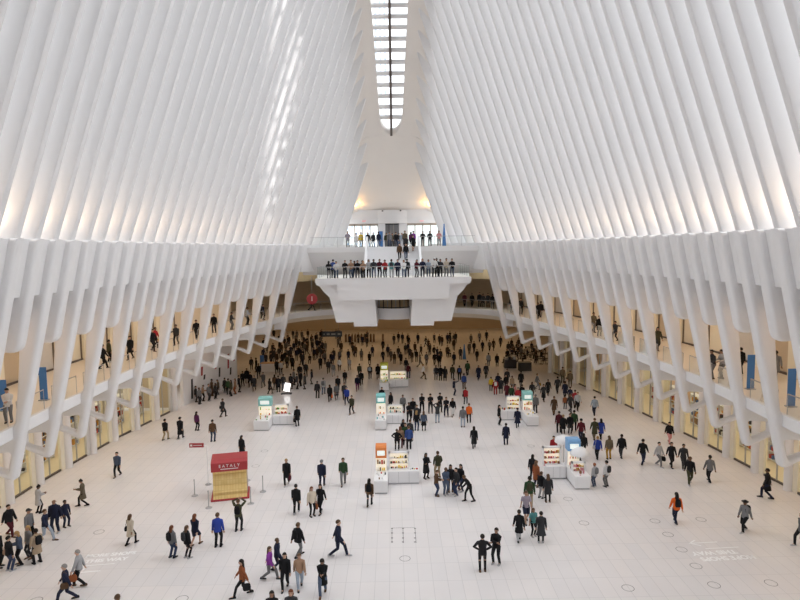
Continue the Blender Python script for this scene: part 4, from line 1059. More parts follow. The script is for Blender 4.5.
def raise_people():
    jobs = sorted(PENDING, key=lambda j: spot(j[0][0], j[1].get('Z', 0), j[1].get('depth')).y)
    for a, k in jobs[:300]: make_person(*a, **k)
    rest = [a[0] for a, k in jobs[300:]]; r = random.Random(5)
    ms = [mat('crowd_' + n, c, 0.9, spec=0.2) for n, c in (('black', (.012, .012, .014)), ('charcoal', (.04, .04, .045)), ('navy', (.015, .02, .05)), ('brown', (.06, .04, .025)), ('grey', (.13, .13, .135)))]
    sk = mat('crowd_skin', (.45, .28, .2), 0.6); mb = MB()
    extra = []
    for _ in range(70):
        extra.append('%f %f %f %s %s:x trousers:x short:x' % (r.uniform(262, 345), r.uniform(338, 366), r.uniform(-40, 40), r.choice(['walk', 'stand', 'step']), r.choice(['coat', 'jacket', 'jacket'])))
    for _ in range(22):
        extra.append('%f %f %f %s %s:x trousers:x short:x' % (r.uniform(352, 470), r.uniform(340, 360), r.uniform(-40, 40), r.choice(['walk', 'step']), r.choice(['coat', 'jacket'])))
    for _ in range(22): extra.append('%f %f %f %s jacket:x trousers:x short:x' % (r.uniform(505, 548), r.uniform(348, 363), r.uniform(-180, 180), r.choice(['sit', 'stand', 'sit'])))
    placed = []
    for sp in rest + extra:
        f = sp.split(); P = spot(sp, 0, None) if sp in extra or float(f[1]) > 335 else None
        if P is None: continue
        if any((P - q).length < 0.6 for q in placed): continue
        placed.append(P)
        tk = f[4].split(':')[0]; lk_ = f[5].split(':')[0]; hk = f[6].split(':')[0]; pose = f[3]; hk = hk if hk != 'bald' else 'short'
        M = Matrix.Translation(P) @ Matrix.Rotation(math.radians(float(f[2])), 4, 'Z') @ Matrix.Diagonal((r.uniform(.94, 1.04),) * 3 + (1,))
        for me, m in ((cached(('b', pose), body_mesh, pose), sk), (cached(('t', pose, tk), top_mesh, pose, tk), r.choice(ms)), (cached(('l', pose, lk_), low_mesh, pose, lk_), r.choice(ms[:3])), (cached(('h', pose, hk), hair_mesh, pose, hk), ms[0]), (cached(('s', pose, -1), shoe_mesh, pose, -1), ms[0]), (cached(('s', pose, 1), shoe_mesh, pose, 1), ms[0])):
            mb.add([tuple(M @ v.co) for v in me.vertices], [tuple(p.vertices) for p in me.polygons], m)
    o = mb.build('crowd', smooth=50, fix=False)
    tag(o, 'dense crowd of small dark figures deep in the hall before the low doorway', 'crowd', kind='stuff')


def make_person(spec, place, Z=0.0, depth=None, group=None):
    """spec: 'x y facing pose top:colour low:colour hair:colour [h=] [bag=backpack:colour]'"""
    f = spec.split(); x, y, face = float(f[0]), float(f[1]), float(f[2]); pose = f[3]
    tk, tc_ = f[4].split(':'); lk_, lc = f[5].split(':'); hk, hc = f[6].split(':'); opt = dict(q.split('=') for q in f[7:])
    if depth: P = atY(x, y, depth); P.z = Z
    else: P = atZ(x, y, Z)
    h = float(opt.get('h', prng.uniform(1.62, 1.8))); sc = h / 1.73
    root = bpy.data.objects.new('person', cached(('b', pose), body_mesh, pose)); COL.objects.link(root)
    root.color = (*jit(SKINS[int(opt['skin'])] if 'skin' in opt else prng.choice(SKINS), .1), 1)
    root.location = P; root.rotation_euler = (0, 0, math.radians(face)); root.scale = (sc * float(opt.get('w', 1.13)), sc * float(opt.get('w', 1.13)), sc)
    tcol = jit(PAL[tc_])
    part({'longcoat': 'coat', 'puffer': 'jacket', 'tee': 'shirt'}.get(tk, tk), cached(('t', pose, tk), top_mesh, pose, tk), root, tcol)
    part(lk_, cached(('l', pose, lk_), low_mesh, pose, lk_), root, jit(PAL[lc]))
    scol = PAL[opt.get('shoe', prng.choice(['black', 'black', 'charcoal', 'brown', 'silver']))]
    for s in (-1, 1): part('shoe', cached(('s', pose, s), shoe_mesh, pose, s), root, scol)
    if hk != 'bald': part({'hood': 'hood', 'cap': 'cap', 'hat': 'hat', 'beanie': 'beanie'}.get(hk, 'hair'), cached(('h', pose, hk), hair_mesh, pose, hk), root, jit(PAL[hc]))
    W = lambda c: WORD.get(c, c)
    lw = {'jeans': 'blue jeans', 'pale': 'pale jeans', 'denim': 'denim trousers'}.get(lc) if lk_ == 'trousers' else None
    lw = lw or (W(lc) + ' ' + lk_)
    short = 'person in ' + W(tc_) + ' ' + TOPW[tk]
    PEOPLE.append(dict(o=root, short=short, low=lw, pose=POSEW[pose], place=place, x=x, y=y, hair=(W(hc) + ' ' + {'long': 'long hair', 'short': 'short hair', 'bun': 'hair bun', 'medium': 'hair', 'hood': 'hood', 'cap': 'cap', 'hat': 'hat', 'beanie': 'beanie'}.get(hk, '')) if hk != 'bald' else 'bald head', group=group))
    root['category'] = 'person'
    if group: root['group'] = group
    if 'bag' in opt:
        bk, bc = opt['bag'].split(':'); J = joints(pose); ang = math.radians(face); rot = Matrix.Rotation(ang, 3, 'Z')
        if bk == 'backpack': c = J['ax'](.30) + V((0, .20, 0)); dims = (.15, .075, .22)
        elif bk == 'shoulder': c = J['pel'] + V((.25, -.02, -.02)); dims = (.06, .16, .13)
        else: q = J[1]['wr']; c = q + V((.02, -.02, -.32)); dims = (.07, .17, .16)
        b = MB(); a_, b_, c_ = dims
        rs = []
        for t, k in ((-1, .8), (-.75, 1), (0, 1.05), (.6, .95), (.9, .75), (1, .4)):
            rs.append([(a_ * k * math.copysign(abs(math.cos(w)) ** .6, math.cos(w)), b_ * k * math.copysign(abs(math.sin(w)) ** .6, math.sin(w)), c_ * t) for w in [2 * PI * j / 12 for j in range(12)]])
        b.rings(rs, CLOTH)
        nm = {'backpack': 'backpack', 'shoulder': 'shoulder_bag', 'hand': 'handbag'}[bk]
        o = b.build(nm, smooth=50); o.color = (*PAL[bc], 1)
        o.location = P + rot @ (c * sc); o.rotation_euler = (0, 0, ang); o.scale = (sc,) * 3
        h_ = MB()
        if bk == 'backpack':
            for s in (-1, 1): h_.tube([(s * .09, -.07, .18), (s * .1, -.2, .2), (s * .11, -.32, .08), (s * .12, -.28, -.1)], .014, CLOTH, 6)
        elif bk == 'shoulder': h_.tube([(0, -.12, .1), (-.1, -.08, .5), (-.14, 0, .56), (-.1, .08, .5), (0, .12, .1)], .012, CLOTH, 6)
        else: h_.tube([(0, -.1, .13), (0, -.07, .3), (0, .07, .3), (0, .1, .13)], .012, CLOTH, 6)
        hs = h_.build('strap', o); hs.color = o.color
        PEOPLE[-1]['bag'] = o
        tag(o, '%s %s %s %s, %s' % (W(bc), nm.replace('_', ' '), 'on' if bk != 'hand' else 'held by', short, place), 'bag')
    return root


ORD = ['first', 'second', 'third', 'fourth', 'fifth', 'sixth', 'seventh', 'eighth', 'ninth', 'tenth', 'eleventh', 'twelfth', 'thirteenth', 'fourteenth', 'fifteenth', 'sixteenth', 'seventeenth', 'eighteenth', 'nineteenth', 'twentieth']


def spread(dmin=0.6, rounds=40):
    """ease people apart who would stand in one another"""
    ps = [p for p in PEOPLE]
    for _ in range(rounds):
        for i in range(len(ps)):
            a = ps[i]['o'].location
            for j in range(i + 1, len(ps)):
                b = ps[j]['o'].location
                dx, dy = b.x - a.x, b.y - a.y
                if abs(dx) > dmin or abs(dy) > dmin or abs(a.z - b.z) > 0.5: continue
                d = math.hypot(dx, dy)
                if d < dmin:
                    if d < 1e-4: dx, dy, d = 0.01, 0.02, 0.022
                    k = (dmin - d) * 0.5 / d
                    for q, sg in ((i, -1), (j, 1)):
                        mv = V((dx * k * sg, dy * k * sg, 0)); ps[q]['o'].location += mv
                        if 'bag' in ps[q]: ps[q]['bag'].location += mv


def label_people():
    import re
    nwords = lambda t: len(re.findall(r"[A-Za-z0-9][A-Za-z0-9'-]*", t))
    tries = [lambda p: '%s, %s, %s' % (p['short'], p['pose'], p['place']), lambda p: '%s and %s, %s' % (p['short'], p['low'], p['place']), lambda p: '%s with %s, %s' % (p['short'], p['hair'], p['place']),
             lambda p: '%s and %s, %s, %s' % (p['short'], p['low'], p['pose'], p['place']), lambda p: '%s and %s, %s, %s' % (p['short'], p['low'], p['hair'], p['place'])]
    todo = list(PEOPLE)
    for t in tries:
        cnt = {}
        for p in todo: cnt.setdefault(t(p), []).append(p)
        rest = []
        for k, ps in cnt.items():
            if len(ps) == 1 and nwords(k) <= 16: ps[0]['o']['label'] = k
            else: rest += ps
        todo = rest
    cnt = {}
    for p in todo: cnt.setdefault('%s, %s' % (p['short'], p['place']), []).append(p)
    for k, ps in cnt.items():
        ps.sort(key=lambda p: p['x'])
        for i, p in enumerate(ps):
            q = k if len(ps) == 1 else '%s, %s from the left' % (k, ORD[i])
            p['o']['label'] = q
# ------------------------------------------------------------------ who stands where (photo pixels of the feet)
GROUPS = {
 'in the group below the shopfronts': '''10 536 75 walk puffer:black trousers:maroon short:dark h=1.75
39 513 150 phone coat:silver leggings:black bun:dark h=1.65
30 541 80 stand jacket:grey trousers:black cap:charcoal h=1.74
46 541 90 stride jacket:navy trousers:pale short:brown h=1.75
56 532.5 10 stand puffer:navy trousers:navy bald:dark h=1.85 w=1.15
66 526.5 60 pockets jacket:navy trousers:navy short:dark h=1.5
12 569.5 150 stand jacket:black trousers:jeans short:dark h=1.7 bag=shoulder:tan
21 564 -60 phone jacket:denim trousers:black long:blond h=1.68
28 559.5 -30 stand jacket:grey leggings:charcoal long:blond h=1.66 shoe=brown
38 563 -120 pockets coat:beige trousers:black short:dark h=1.72 bag=backpack:black
-1 567 90 stand jacket:black trousers:black long:dark''',
 'near the floor lettering': '''67 602 -70 stride jacket:navy trousers:navy short:ash h=1.74 bag=shoulder:brown
80 586 -80 walk jacket:silver trousers:black short:ash h=1.72 bag=hand:rust
131 544.5 160 walk coat:cream leggings:black medium:brown h=1.62 bag=shoulder:black''',
 'on the marble by the shopfronts': '''83.5 506 -75 phonewalk coat:camo leggings:black bun:dark h=1.66
118 476 0 walk jacket:denim trousers:black short:dark h=1.68 w=1.15
165.5 440 170 walk jacket:black trousers:khaki short:dark h=1.74
180.5 438.5 175 walk longcoat:black trousers:black cap:black h=1.78
197 430.5 150 stand jacket:plum trousers:black long:dark h=1.62
213 441.5 178 stand jacket:brown trousers:jeans short:dark h=1.76 w=1.12
223 417 150 walk coat:charcoal trousers:black short:brown h=1.72 bag=shoulder:black''',
 'behind the red-roofed booth': '''242 458 150 stand longcoat:black leggings:black long:dark h=1.68''',
 'in front of the red-roofed booth': '''218.5 546.5 178 stand jacket:royal trousers:black short:brown h=1.76 w=1.15
239 530.5 175 armsup jacket:olive trousers:black short:brown h=1.72 bag=backpack:black
172.5 557.5 150 stand jacket:grey trousers:jeans long:auburn h=1.62 bag=backpack:black
187.5 558 140 stand jacket:black leggings:black long:brown h=1.64 bag=backpack:charcoal
195.5 545.5 160 walk jacket:navy shorts:navy long:auburn h=1.68''',
 'right of the booth': '''287 484.5 0 walk coat:black trousers:black short:blond h=1.72 bag=hand:maroon
296.5 513.5 178 walk jacket:black trousers:black short:dark h=1.74
322 487 175 walk puffer:navy trousers:navy cap:grey h=1.78 w=1.12
343.5 484.5 0 walk jacket:green trousers:grey short:brown h=1.78
313 515.5 30 stand jacket:cream leggings:black long:auburn h=1.7 bag=hand:rust
320 513 -20 step jacket:black leggings:black long:dark h=1.72
369.5 506 172 walk jacket:brown leggings:charcoal long:dark h=1.66 bag=backpack:black''',
 'among the closest walkers': '''338.5 556.5 88 stride jacket:navy trousers:navy short:brown h=1.9
323 594 0 phonewalk coat:black trousers:denim hood:dark h=1.66
300 587.5 10 walk jacket:tan trousers:pale short:brown h=1.6
285.5 588 0 walk jacket:black trousers:black long:dark h=1.66
270 579.5 85 stride jacket:purple trousers:grey long:brown h=1.6
277.5 570.5 75 step jacket:navy trousers:navy short:brown h=1.6
298.5 556.5 140 step puffer:black trousers:grey short:brown h=1.74 bag=backpack:black
243 596 -75 stride jacket:rust leggings:black long:dark h=1.7 bag=hand:black
273 631 0 stand jacket:black trousers:black long:dark h=1.66
292 630 0 stand jacket:charcoal trousers:black medium:auburn h=1.68
119 637 150 stand jacket:brown trousers:black short:brown h=1.72''',
 'of the black-clad pair on open marble': '''482.5 571 176 hips jacket:black leggings:black short:dark h=1.76
496.5 563.5 -30 folded jacket:black trousers:black short:dark h=1.76''',
 'in the huddle by the orange-topped kiosk': '''426 478 30 folded longcoat:black leggings:black long:dark h=1.68
438 477.5 -160 pockets jacket:olive trousers:khaki short:brown h=1.76
438 495.5 70 phone jacket:brown trousers:jeans short:brown h=1.62
446 494 20 phone jacket:denim trousers:denim short:brown h=1.72
450 492.5 0 stand jacket:black leggings:black long:dark h=1.7
455 494.5 -60 pockets jacket:charcoal trousers:jeans short:dark h=1.7
461 491 -50 stand jacket:black trousers:jeans long:dark h=1.7
469.5 501 -70 lean jacket:black leggings:black short:brown h=1.7''',
 'on the marble past the huddle': '''474 448 174 walk longcoat:black leggings:charcoal long:dark h=1.68
506 444.5 176 stand coat:navy trousers:navy short:dark h=1.66 bag=shoulder:black
463 427 170 stand jacket:grey trousers:pale short:dark h=1.76 w=1.12
469 422.5 175 stand jacket:orange trousers:black short:brown h=1.68
452.5 416 0 walk jacket:black trousers:white long:dark h=1.66
465.5 404 160 walk jacket:red trousers:charcoal short:brown h=1.66 bag=shoulder:charcoal
454 395.5 90 point jacket:navy trousers:navy short:dark h=1.76
464 389 170 walk jacket:blue trousers:brown short:dark h=1.72''',
 'at the turquoise-topped kiosk': '''499 425 80 stand jacket:black trousers:black long:dark h=1.74
517.5 427.5 170 walk dress:navy leggings:black short:dark h=1.7
535.5 413 178 stand jacket:grey trousers:charcoal short:grey h=1.72''',
 'behind the turquoise-topped kiosk': '''491 391 172 stand jacket:yellow trousers:black short:dark h=1.5
495.5 394.5 175 stand jacket:red trousers:red short:dark h=1.62 bag=backpack:white
501 393.5 170 stand coat:charcoal leggings:black short:dark h=1.66
498 389 180 stand jacket:navy trousers:navy short:brown
507 399.5 175 walk coat:maroon trousers:jeans short:dark h=1.72 w=1.15
506 390 0 stand jacket:black trousers:black short:dark
512 391 20 stand jacket:beige trousers:grey short:dark h=1.62
511.5 402 160 stand jacket:green trousers:black short:brown h=1.66
518 404 -20 stand jacket:red trousers:black short:dark h=1.62
515 400 60 stand jacket:pink trousers:charcoal long:dark h=1.6
522 401 170 stand jacket:black trousers:black short:dark
521 387 175 walk coat:black trousers:grey short:dark h=1.78 bag=shoulder:black
532 398 0 walk coat:charcoal leggings:black long:dark h=1.66
537 389.5 60 walk jacket:grey trousers:grey short:brown bag=hand:mustard
543.5 401 10 walk longcoat:charcoal trousers:black short:dark h=1.7
548 395 0 walk jacket:black trousers:black short:dark''',
 'by the shops past the turquoise-topped kiosk': '''554 415 176 walk coat:brown trousers:brown short:brown h=1.74 w=1.1
557.5 393.5 178 walk jacket:charcoal trousers:charcoal short:dark h=1.78
565 398 170 walk coat:navy trousers:navy short:dark h=1.72
562.5 383 0 stand jacket:camo trousers:olive short:dark h=1.8
570 387 -10 stand jacket:camo trousers:camo cap:olive h=1.78
575 408 170 walk jacket:red trousers:black short:dark h=1.74
577.5 410 0 walk jacket:silver trousers:black short:brown h=1.72
570 412.5 20 walk jacket:charcoal trousers:charcoal long:brown
570 402 175 walk jacket:navy trousers:navy short:dark h=1.5
565 409 150 stand jacket:rust trousers:charcoal short:dark h=1.3
594.5 415.5 178 walk jacket:pale trousers:navy short:dark h=1.76
619.5 399 0 stand jacket:black trousers:black short:dark''',
 'behind the jewellery kiosk': '''559 432.5 170 stand jacket:maroon trousers:black short:dark
564 434.5 178 stand coat:black leggings:black short:blond h=1.62
569 434 0 stand coat:black trousers:charcoal short:brown h=1.68
574 431.5 160 stand jacket:green trousers:black short:dark
581 441 175 walk jacket:maroon trousers:navy cap:black h=1.78 w=1.12
594.5 440 178 walk coat:olive trousers:camo short:brown
601 439 176 walk coat:royal leggings:black long:dark h=1.64
597.5 459 176 walk jacket:royal trousers:black short:blond h=1.66 bag=shoulder:silver
609 459 180 stand jacket:camo trousers:mustard medium:brown h=1.68
621.5 458 178 walk puffer:black trousers:charcoal short:dark h=1.74 w=1.1
583.5 455 170 stand jacket:black trousers:black long:dark h=1.6
579 461 -60 stand jacket:charcoal trousers:black long:dark h=1.62
553.5 457 0 stand jacket:red trousers:black short:dark h=1.55''',
 'walking by the lit shops': '''642.5 464 140 stride jacket:black trousers:navy short:dark h=1.8
658.5 466 30 walk jacket:silver trousers:grey short:dark h=1.7 bag=hand:black
671 466.5 0 walk jacket:black trousers:black short:dark h=1.72
669 443 0 walk puffer:black trousers:pink short:dark h=1.66
683 468.5 -10 walk jacket:charcoal trousers:charcoal short:dark h=1.72 bag=hand:charcoal
689.5 483.5 -15 walk jacket:black trousers:olive short:brown h=1.76
709.5 482 178 walk jacket:grey trousers:black short:dark h=1.76 w=1.12
767 498.5 -120 walk coat:black trousers:navy short:dark h=1.84
676 523 178 walk jacket:orange trousers:navy long:dark h=1.72 bag=backpack:black
744.5 531.5 -70 step jacket:grey trousers:black hat:black h=1.72 bag=backpack:black
801 546 -90 walk jacket:grey trousers:black short:dark''',
 'in the queue at the jewellery kiosk': '''532.5 480 150 stand jacket:black trousers:black long:dark h=1.68
536 487 120 stand coat:rust trousers:navy long:brown h=1.7
541 498 130 stand jacket:black trousers:silver short:brown h=1.62
548 502 175 stand coat:charcoal leggings:black long:brown h=1.68
529.5 507 172 stand jacket:green trousers:khaki short:dark h=1.82 bag=backpack:olive
526 522 0 walk tee:lilac shorts:navy short:brown h=1.78 w=1.1
519 541 176 walk coat:black trousers:silver short:dark h=1.66
533 536 20 stand tee:teal leggings:black long:brown h=1.5
541 542.5 172 stand dress:charcoal leggings:black short:dark h=1.62
594.5 486.5 -150 stand jacket:silver trousers:denim short:rust h=1.5 bag=backpack:grey
606.5 486.5 -150 stand jacket:white trousers:grey short:dark h=1.66 bag=backpack:charcoal''',
 'in the group at the middle kiosk': '''403 412.5 0 stand jacket:grey trousers:black short:dark
409 422.5 10 folded jacket:black trousers:black short:dark
413 417 0 stand jacket:black trousers:black short:brown
417 424 -20 stand jacket:charcoal trousers:jeans short:brown
422 412.5 0 folded jacket:black trousers:black short:dark h=1.78
430.5 413 0 folded jacket:black trousers:charcoal cap:black h=1.8 w=1.12
440 412 10 folded jacket:black trousers:black cap:dark h=1.8 w=1.12
446.5 416.5 -10 folded jacket:black trousers:navy short:brown h=1.78
437.5 422.5 176 armsup jacket:charcoal trousers:pale short:dark h=1.68
423 430.5 172 stand jacket:denim skirt:black long:brown h=1.64
417.5 430.5 160 stand jacket:black trousers:jeans long:blond h=1.68
408.5 441 150 stand jacket:charcoal trousers:charcoal short:brown
405 440.5 40 stand jacket:black trousers:navy long:dark
409 449 178 stand jacket:blue trousers:black short:brown h=1.76
397 450.5 170 hips jacket:black leggings:black short:brown h=1.64
400.5 448 175 stand jacket:tan trousers:maroon medium:auburn h=1.66
405.5 445.5 10 pockets jacket:green trousers:black short:brown
382 404 0 stand jacket:black trousers:black short:dark
391 409 -40 stand jacket:black trousers:black long:dark h=1.6''',
 'left of the middle kiosk': '''317.5 398 172 stand jacket:charcoal trousers:black short:dark bag=shoulder:black
323.5 394.5 176 walk jacket:silver trousers:denim short:dark bag=backpack:grey
330 401 0 walk coat:black trousers:black long:dark h=1.68 bag=hand:orange
336.5 399.5 0 walk coat:grey skirt:charcoal medium:brown h=1.66
347 404.5 -15 walk puffer:royal trousers:navy short:grey h=1.76
344.5 399 0 walk jacket:charcoal trousers:navy short:dark
338 391 0 walk puffer:black trousers:black short:dark w=1.15
352 414 -20 walk jacket:olive trousers:black short:dark h=1.76
357.5 390.5 0 walk jacket:navy trousers:plum short:dark
361.5 385 0 walk jacket:black trousers:black short:dark
345 384 0 walk jacket:black trousers:charcoal short:brown
297.5 426 -150 stand coat:black trousers:black short:brown h=1.74 bag=hand:black''',
 'in the queue along the white hoarding': '''196 402 90 stand jacket:black trousers:black short:dark
199.5 404 60 stand jacket:grey trousers:black short:dark
204 401 100 phone jacket:tan trousers:black short:brown
208 401 70 stand jacket:grey trousers:charcoal short:dark
212 396 120 stand jacket:brown trousers:brown short:dark h=1.8
218.5 395 -80 phone jacket:camo trousers:black short:dark
215 399 90 rest jacket:charcoal trousers:black short:dark
225 393 150 stand coat:charcoal trousers:black short:dark
228.5 394.5 170 stand jacket:green trousers:black short:dark
231.5 396 -100 stand jacket:olive trousers:black long:dark
235.5 394 -60 stand jacket:tan trousers:rust long:brown
239 392 90 stand jacket:black trousers:black short:dark
243 386 0 stand jacket:black trousers:black short:dark
222 390 60 stand jacket:navy trousers:black short:brown''',
 'by the corridor mouth past the hoarding': '''247 383 20 stand coat:black trousers:black short:dark
250.5 386.5 0 walk jacket:black trousers:black short:dark
254.5 391 0 walk coat:charcoal leggings:black long:dark
263.5 387 -10 walk jacket:grey trousers:grey short:dark
256.5 372 -90 stand jacket:black trousers:black short:dark
251.5 370 30 stand jacket:charcoal trousers:black short:dark
259 378 0 walk jacket:black trousers:navy short:dark
270 394 150 walk coat:black trousers:black long:dark h=1.68
275 390 170 stand jacket:brown trousers:charcoal long:dark
278.5 392 175 stand coat:black trousers:black short:dark
283.5 390 170 stand jacket:charcoal trousers:denim short:dark
277 373.5 0 walk coat:black trousers:black short:dark
281 374.5 0 walk jacket:white trousers:charcoal short:dark
292.5 369.5 170 stand longcoat:black trousers:black short:dark
282.5 365 0 stand coat:black trousers:black long:dark
287 368 40 stand jacket:olive trousers:black short:dark
291 389 150 stand jacket:black trousers:black short:dark
297 389 100 stand jacket:charcoal trousers:black short:dark
301 386 -120 stand jacket:black trousers:black cap:black
305 389 -90 stand coat:charcoal leggings:black long:dark
300 379 0 stand jacket:black trousers:black short:dark
306 376.5 0 stand jacket:charcoal trousers:black beanie:silver
312 384 -90 stand jacket:navy leggings:black long:dark
310 363 0 sit jacket:black trousers:black short:dark
302 364 0 sit jacket:black trousers:charcoal short:dark
294 385 120 stand jacket:grey trousers:black short:dark''',
 'in the dim crowd under the balcony': '''320.5 369 0 walk coat:black trousers:black short:dark
328.5 373 0 walk jacket:charcoal trousers:charcoal short:dark
333.5 376 0 walk jacket:grey trousers:silver short:dark
334 360.5 0 walk jacket:black trousers:black short:dark
339.5 371 0 walk jacket:white trousers:black short:dark
349.5 370 -10 walk jacket:silver trousers:grey long:dark
348.5 361 0 walk coat:charcoal trousers:black short:dark
359.5 377.5 175 walk jacket:olive trousers:charcoal short:dark
370 379 175 walk jacket:charcoal trousers:navy short:dark bag=backpack:pale
378 378.5 0 walk coat:black leggings:black long:dark
369.5 364 170 walk coat:black trousers:black short:dark
361.5 361 178 walk coat:camo trousers:brown long:dark
355.5 357 0 stand coat:charcoal trousers:denim short:dark
372.5 356.5 0 stand coat:black trousers:black short:dark h=1.5
383 362.5 20 walk jacket:navy trousers:navy short:dark
388 357 0 stand jacket:maroon trousers:black short:dark
391 361 0 walk jacket:plum trousers:charcoal short:dark
394.5 364 175 walk jacket:navy trousers:black short:dark
398.5 358 0 walk jacket:charcoal trousers:black short:dark
401 364.5 170 walk coat:charcoal trousers:charcoal long:dark
406 371 170 stand jacket:black trousers:charcoal short:dark
408.5 378 165 stand jacket:maroon trousers:denim short:dark
350 345 0 walk coat:black trousers:black short:dark
362.5 345.5 0 walk coat:black trousers:black short:dark
367 347 0 walk jacket:charcoal trousers:black short:dark
394 344.5 0 walk jacket:black trousers:black short:dark
398.5 342.5 0 walk jacket:charcoal trousers:black short:dark
402.5 343.5 0 walk jacket:black trousers:charcoal short:dark
408 344 0 walk coat:black trousers:black short:dark
418 343.5 0 walk coat:charcoal trousers:charcoal short:dark
426 346.5 -60 stride jacket:charcoal trousers:charcoal long:dark
439.5 345 10 walk coat:black trousers:black short:dark
442 346 -10 walk jacket:black trousers:brown short:dark
447.5 344 0 walk jacket:black trousers:black short:dark
449.8 343.5 0 walk jacket:charcoal trousers:black short:dark
454 344 0 walk coat:black trousers:black long:dark
405.5 354.5 175 walk jacket:black trousers:black short:dark
415 353 170 walk coat:black trousers:black short:dark
412 362.5 172 walk jacket:navy trousers:navy short:dark
416.5 362 170 walk jacket:navy trousers:black short:dark
420 367.5 60 stride jacket:grey trousers:grey long:dark
426.5 365 0 walk jacket:olive trousers:charcoal short:dark
429.5 352.5 0 walk jacket:blue trousers:black short:dark
434.5 365 0 walk jacket:denim trousers:denim short:dark
440.5 362 0 walk coat:charcoal trousers:black short:dark
439 367 10 stand jacket:black trousers:black short:dark
448.5 356.5 20 sit jacket:maroon trousers:black short:dark
454 365 175 walk jacket:silver trousers:grey short:brown
460.5 359.5 0 stand coat:black trousers:black short:dark
467.5 375.5 178 walk jacket:green trousers:black short:dark h=1.78
452.5 379 175 stand jacket:olive trousers:black short:dark
459.5 380 176 stand jacket:black trousers:black short:dark bag=backpack:blue
436.5 380 170 stand jacket:charcoal trousers:black short:dark bag=shoulder:silver
440.5 380.5 176 stand coat:black trousers:black short:dark
444.5 381 172 stand longcoat:black trousers:black long:dark
423 379 80 walk jacket:white trousers:brown short:blond
478.5 380 0 walk longcoat:navy trousers:navy medium:dark h=1.72
486 378 0 walk coat:charcoal leggings:black short:dark
488.5 366 170 walk jacket:pale trousers:denim short:dark
497 366.5 0 stand coat:black trousers:black long:dark h=1.66
477 361.5 170 walk jacket:charcoal trousers:black short:dark
474 353 0 walk jacket:orange trousers:orange short:dark
482.5 351.5 0 walk coat:black trousers:black short:dark
489.5 351 0 walk jacket:charcoal trousers:brown short:dark
493.5 350.5 10 walk coat:black trousers:olive short:dark
500.5 347 0 walk coat:black trousers:black long:dark
479.5 342 0 walk jacket:navy trousers:black short:dark
486.5 341 0 walk coat:black trousers:black short:dark
471 344 0 walk coat:black trousers:black short:dark
507 384.5 0 walk jacket:charcoal trousers:charcoal short:dark''',
 'in the packed crowd by the low hall': '''273 354 20 stand coat:black trousers:black short:dark
280 352 -30 stand jacket:charcoal trousers:black short:dark
286 353 0 walk coat:black trousers:black short:dark
294 352.5 0 walk jacket:black trousers:black short:dark
299.5 350 170 walk jacket:black trousers:charcoal short:dark
304 346 0 walk coat:charcoal trousers:black short:dark
307.5 351 0 walk coat:black trousers:black short:dark
312 344 0 walk jacket:black trousers:black short:dark
312.5 351.5 0 walk jacket:brown trousers:black short:dark
317 358.5 0 walk coat:black trousers:black long:dark
321.5 359 170 walk jacket:charcoal trousers:black short:dark
320 350.5 0 walk jacket:black trousers:black short:dark
298.5 358 0 walk coat:black trousers:brown long:dark
325.5 352 0 walk jacket:olive trousers:black short:dark
296 344 0 walk jacket:black trousers:black short:dark
302 340 0 walk coat:black trousers:black short:dark
308 339 0 walk jacket:charcoal trousers:black short:dark
267 353 0 stand jacket:black trousers:black short:dark
289 346 0 stand coat:charcoal trousers:black short:dark
317 343 0 walk jacket:black trousers:black short:dark''',
 'at the far cafe tables': '''512 357 -30 sit jacket:black trousers:black short:dark
517.5 353.5 20 sit jacket:charcoal trousers:black short:dark
522 351 -90 sit jacket:black trousers:black long:dark
527 357.5 60 sit jacket:brown trousers:black short:dark
534 355 -60 sit jacket:charcoal trousers:black short:dark
531.5 350.5 0 sit jacket:black trousers:black short:dark
541 360 30 sit jacket:black trousers:charcoal short:dark
536.5 363.5 180 sit jacket:olive trousers:black short:dark
507.5 362 0 stand jacket:charcoal trousers:black short:dark''',
}
for pl, txt in GROUPS.items():
    for ln in txt.strip().splitlines(): person(ln, pl)

# on the balcony, behind its rail
BAL = '''329 277.5 178 rest jacket:black trousers:grey hood:black bag=backpack:black
333 277.5 170 rest jacket:blue trousers:charcoal short:dark
336.5 278 0 rest jacket:white trousers:denim short:dark
345 278 20 rest jacket:black trousers:charcoal short:brown
353 278 -20 rest jacket:tan trousers:denim short:brown
354.5 278 0 phone jacket:charcoal trousers:denim short:dark
359.5 278 0 rest jacket:black trousers:charcoal short:dark
362.5 278 10 rest jacket:charcoal trousers:denim short:dark
365.5 278 -10 rest jacket:tan trousers:black long:blond
371 278 0 rest jacket:silver trousers:black long:brown
377.5 278 0 rest jacket:charcoal trousers:denim short:dark
380 278 20 rest jacket:maroon trousers:charcoal short:brown
382.5 278 -20 rest jacket:red trousers:charcoal short:dark
388 278 178 rest jacket:teal trousers:silver short:dark bag=backpack:charcoal
393.5 278 0 stride jacket:navy trousers:navy short:dark
404 277.5 0 phone jacket:white trousers:denim long:auburn
407 277.5 180 stand jacket:black trousers:black short:dark
418 277.5 40 rest jacket:maroon trousers:grey long:dark
424 277.5 0 rest jacket:navy trousers:navy long:auburn
431.5 277 0 rest jacket:pale trousers:denim short:dark
434.8 277 10 rest jacket:white trousers:black cap:white h=1.85
437 277 -20 rest jacket:black trousers:black short:dark
439.5 277 0 rest jacket:charcoal trousers:black short:dark
444 277 20 rest jacket:cream trousers:grey short:dark
448.5 277 -20 rest jacket:black trousers:denim short:dark'''
for k, ln in enumerate(BAL.splitlines()): person(ln, 'at the balcony rail', Z=ZL + .03, depth=57.75 + (.45 if k in (1, 5, 7, 16, 21) else 0))
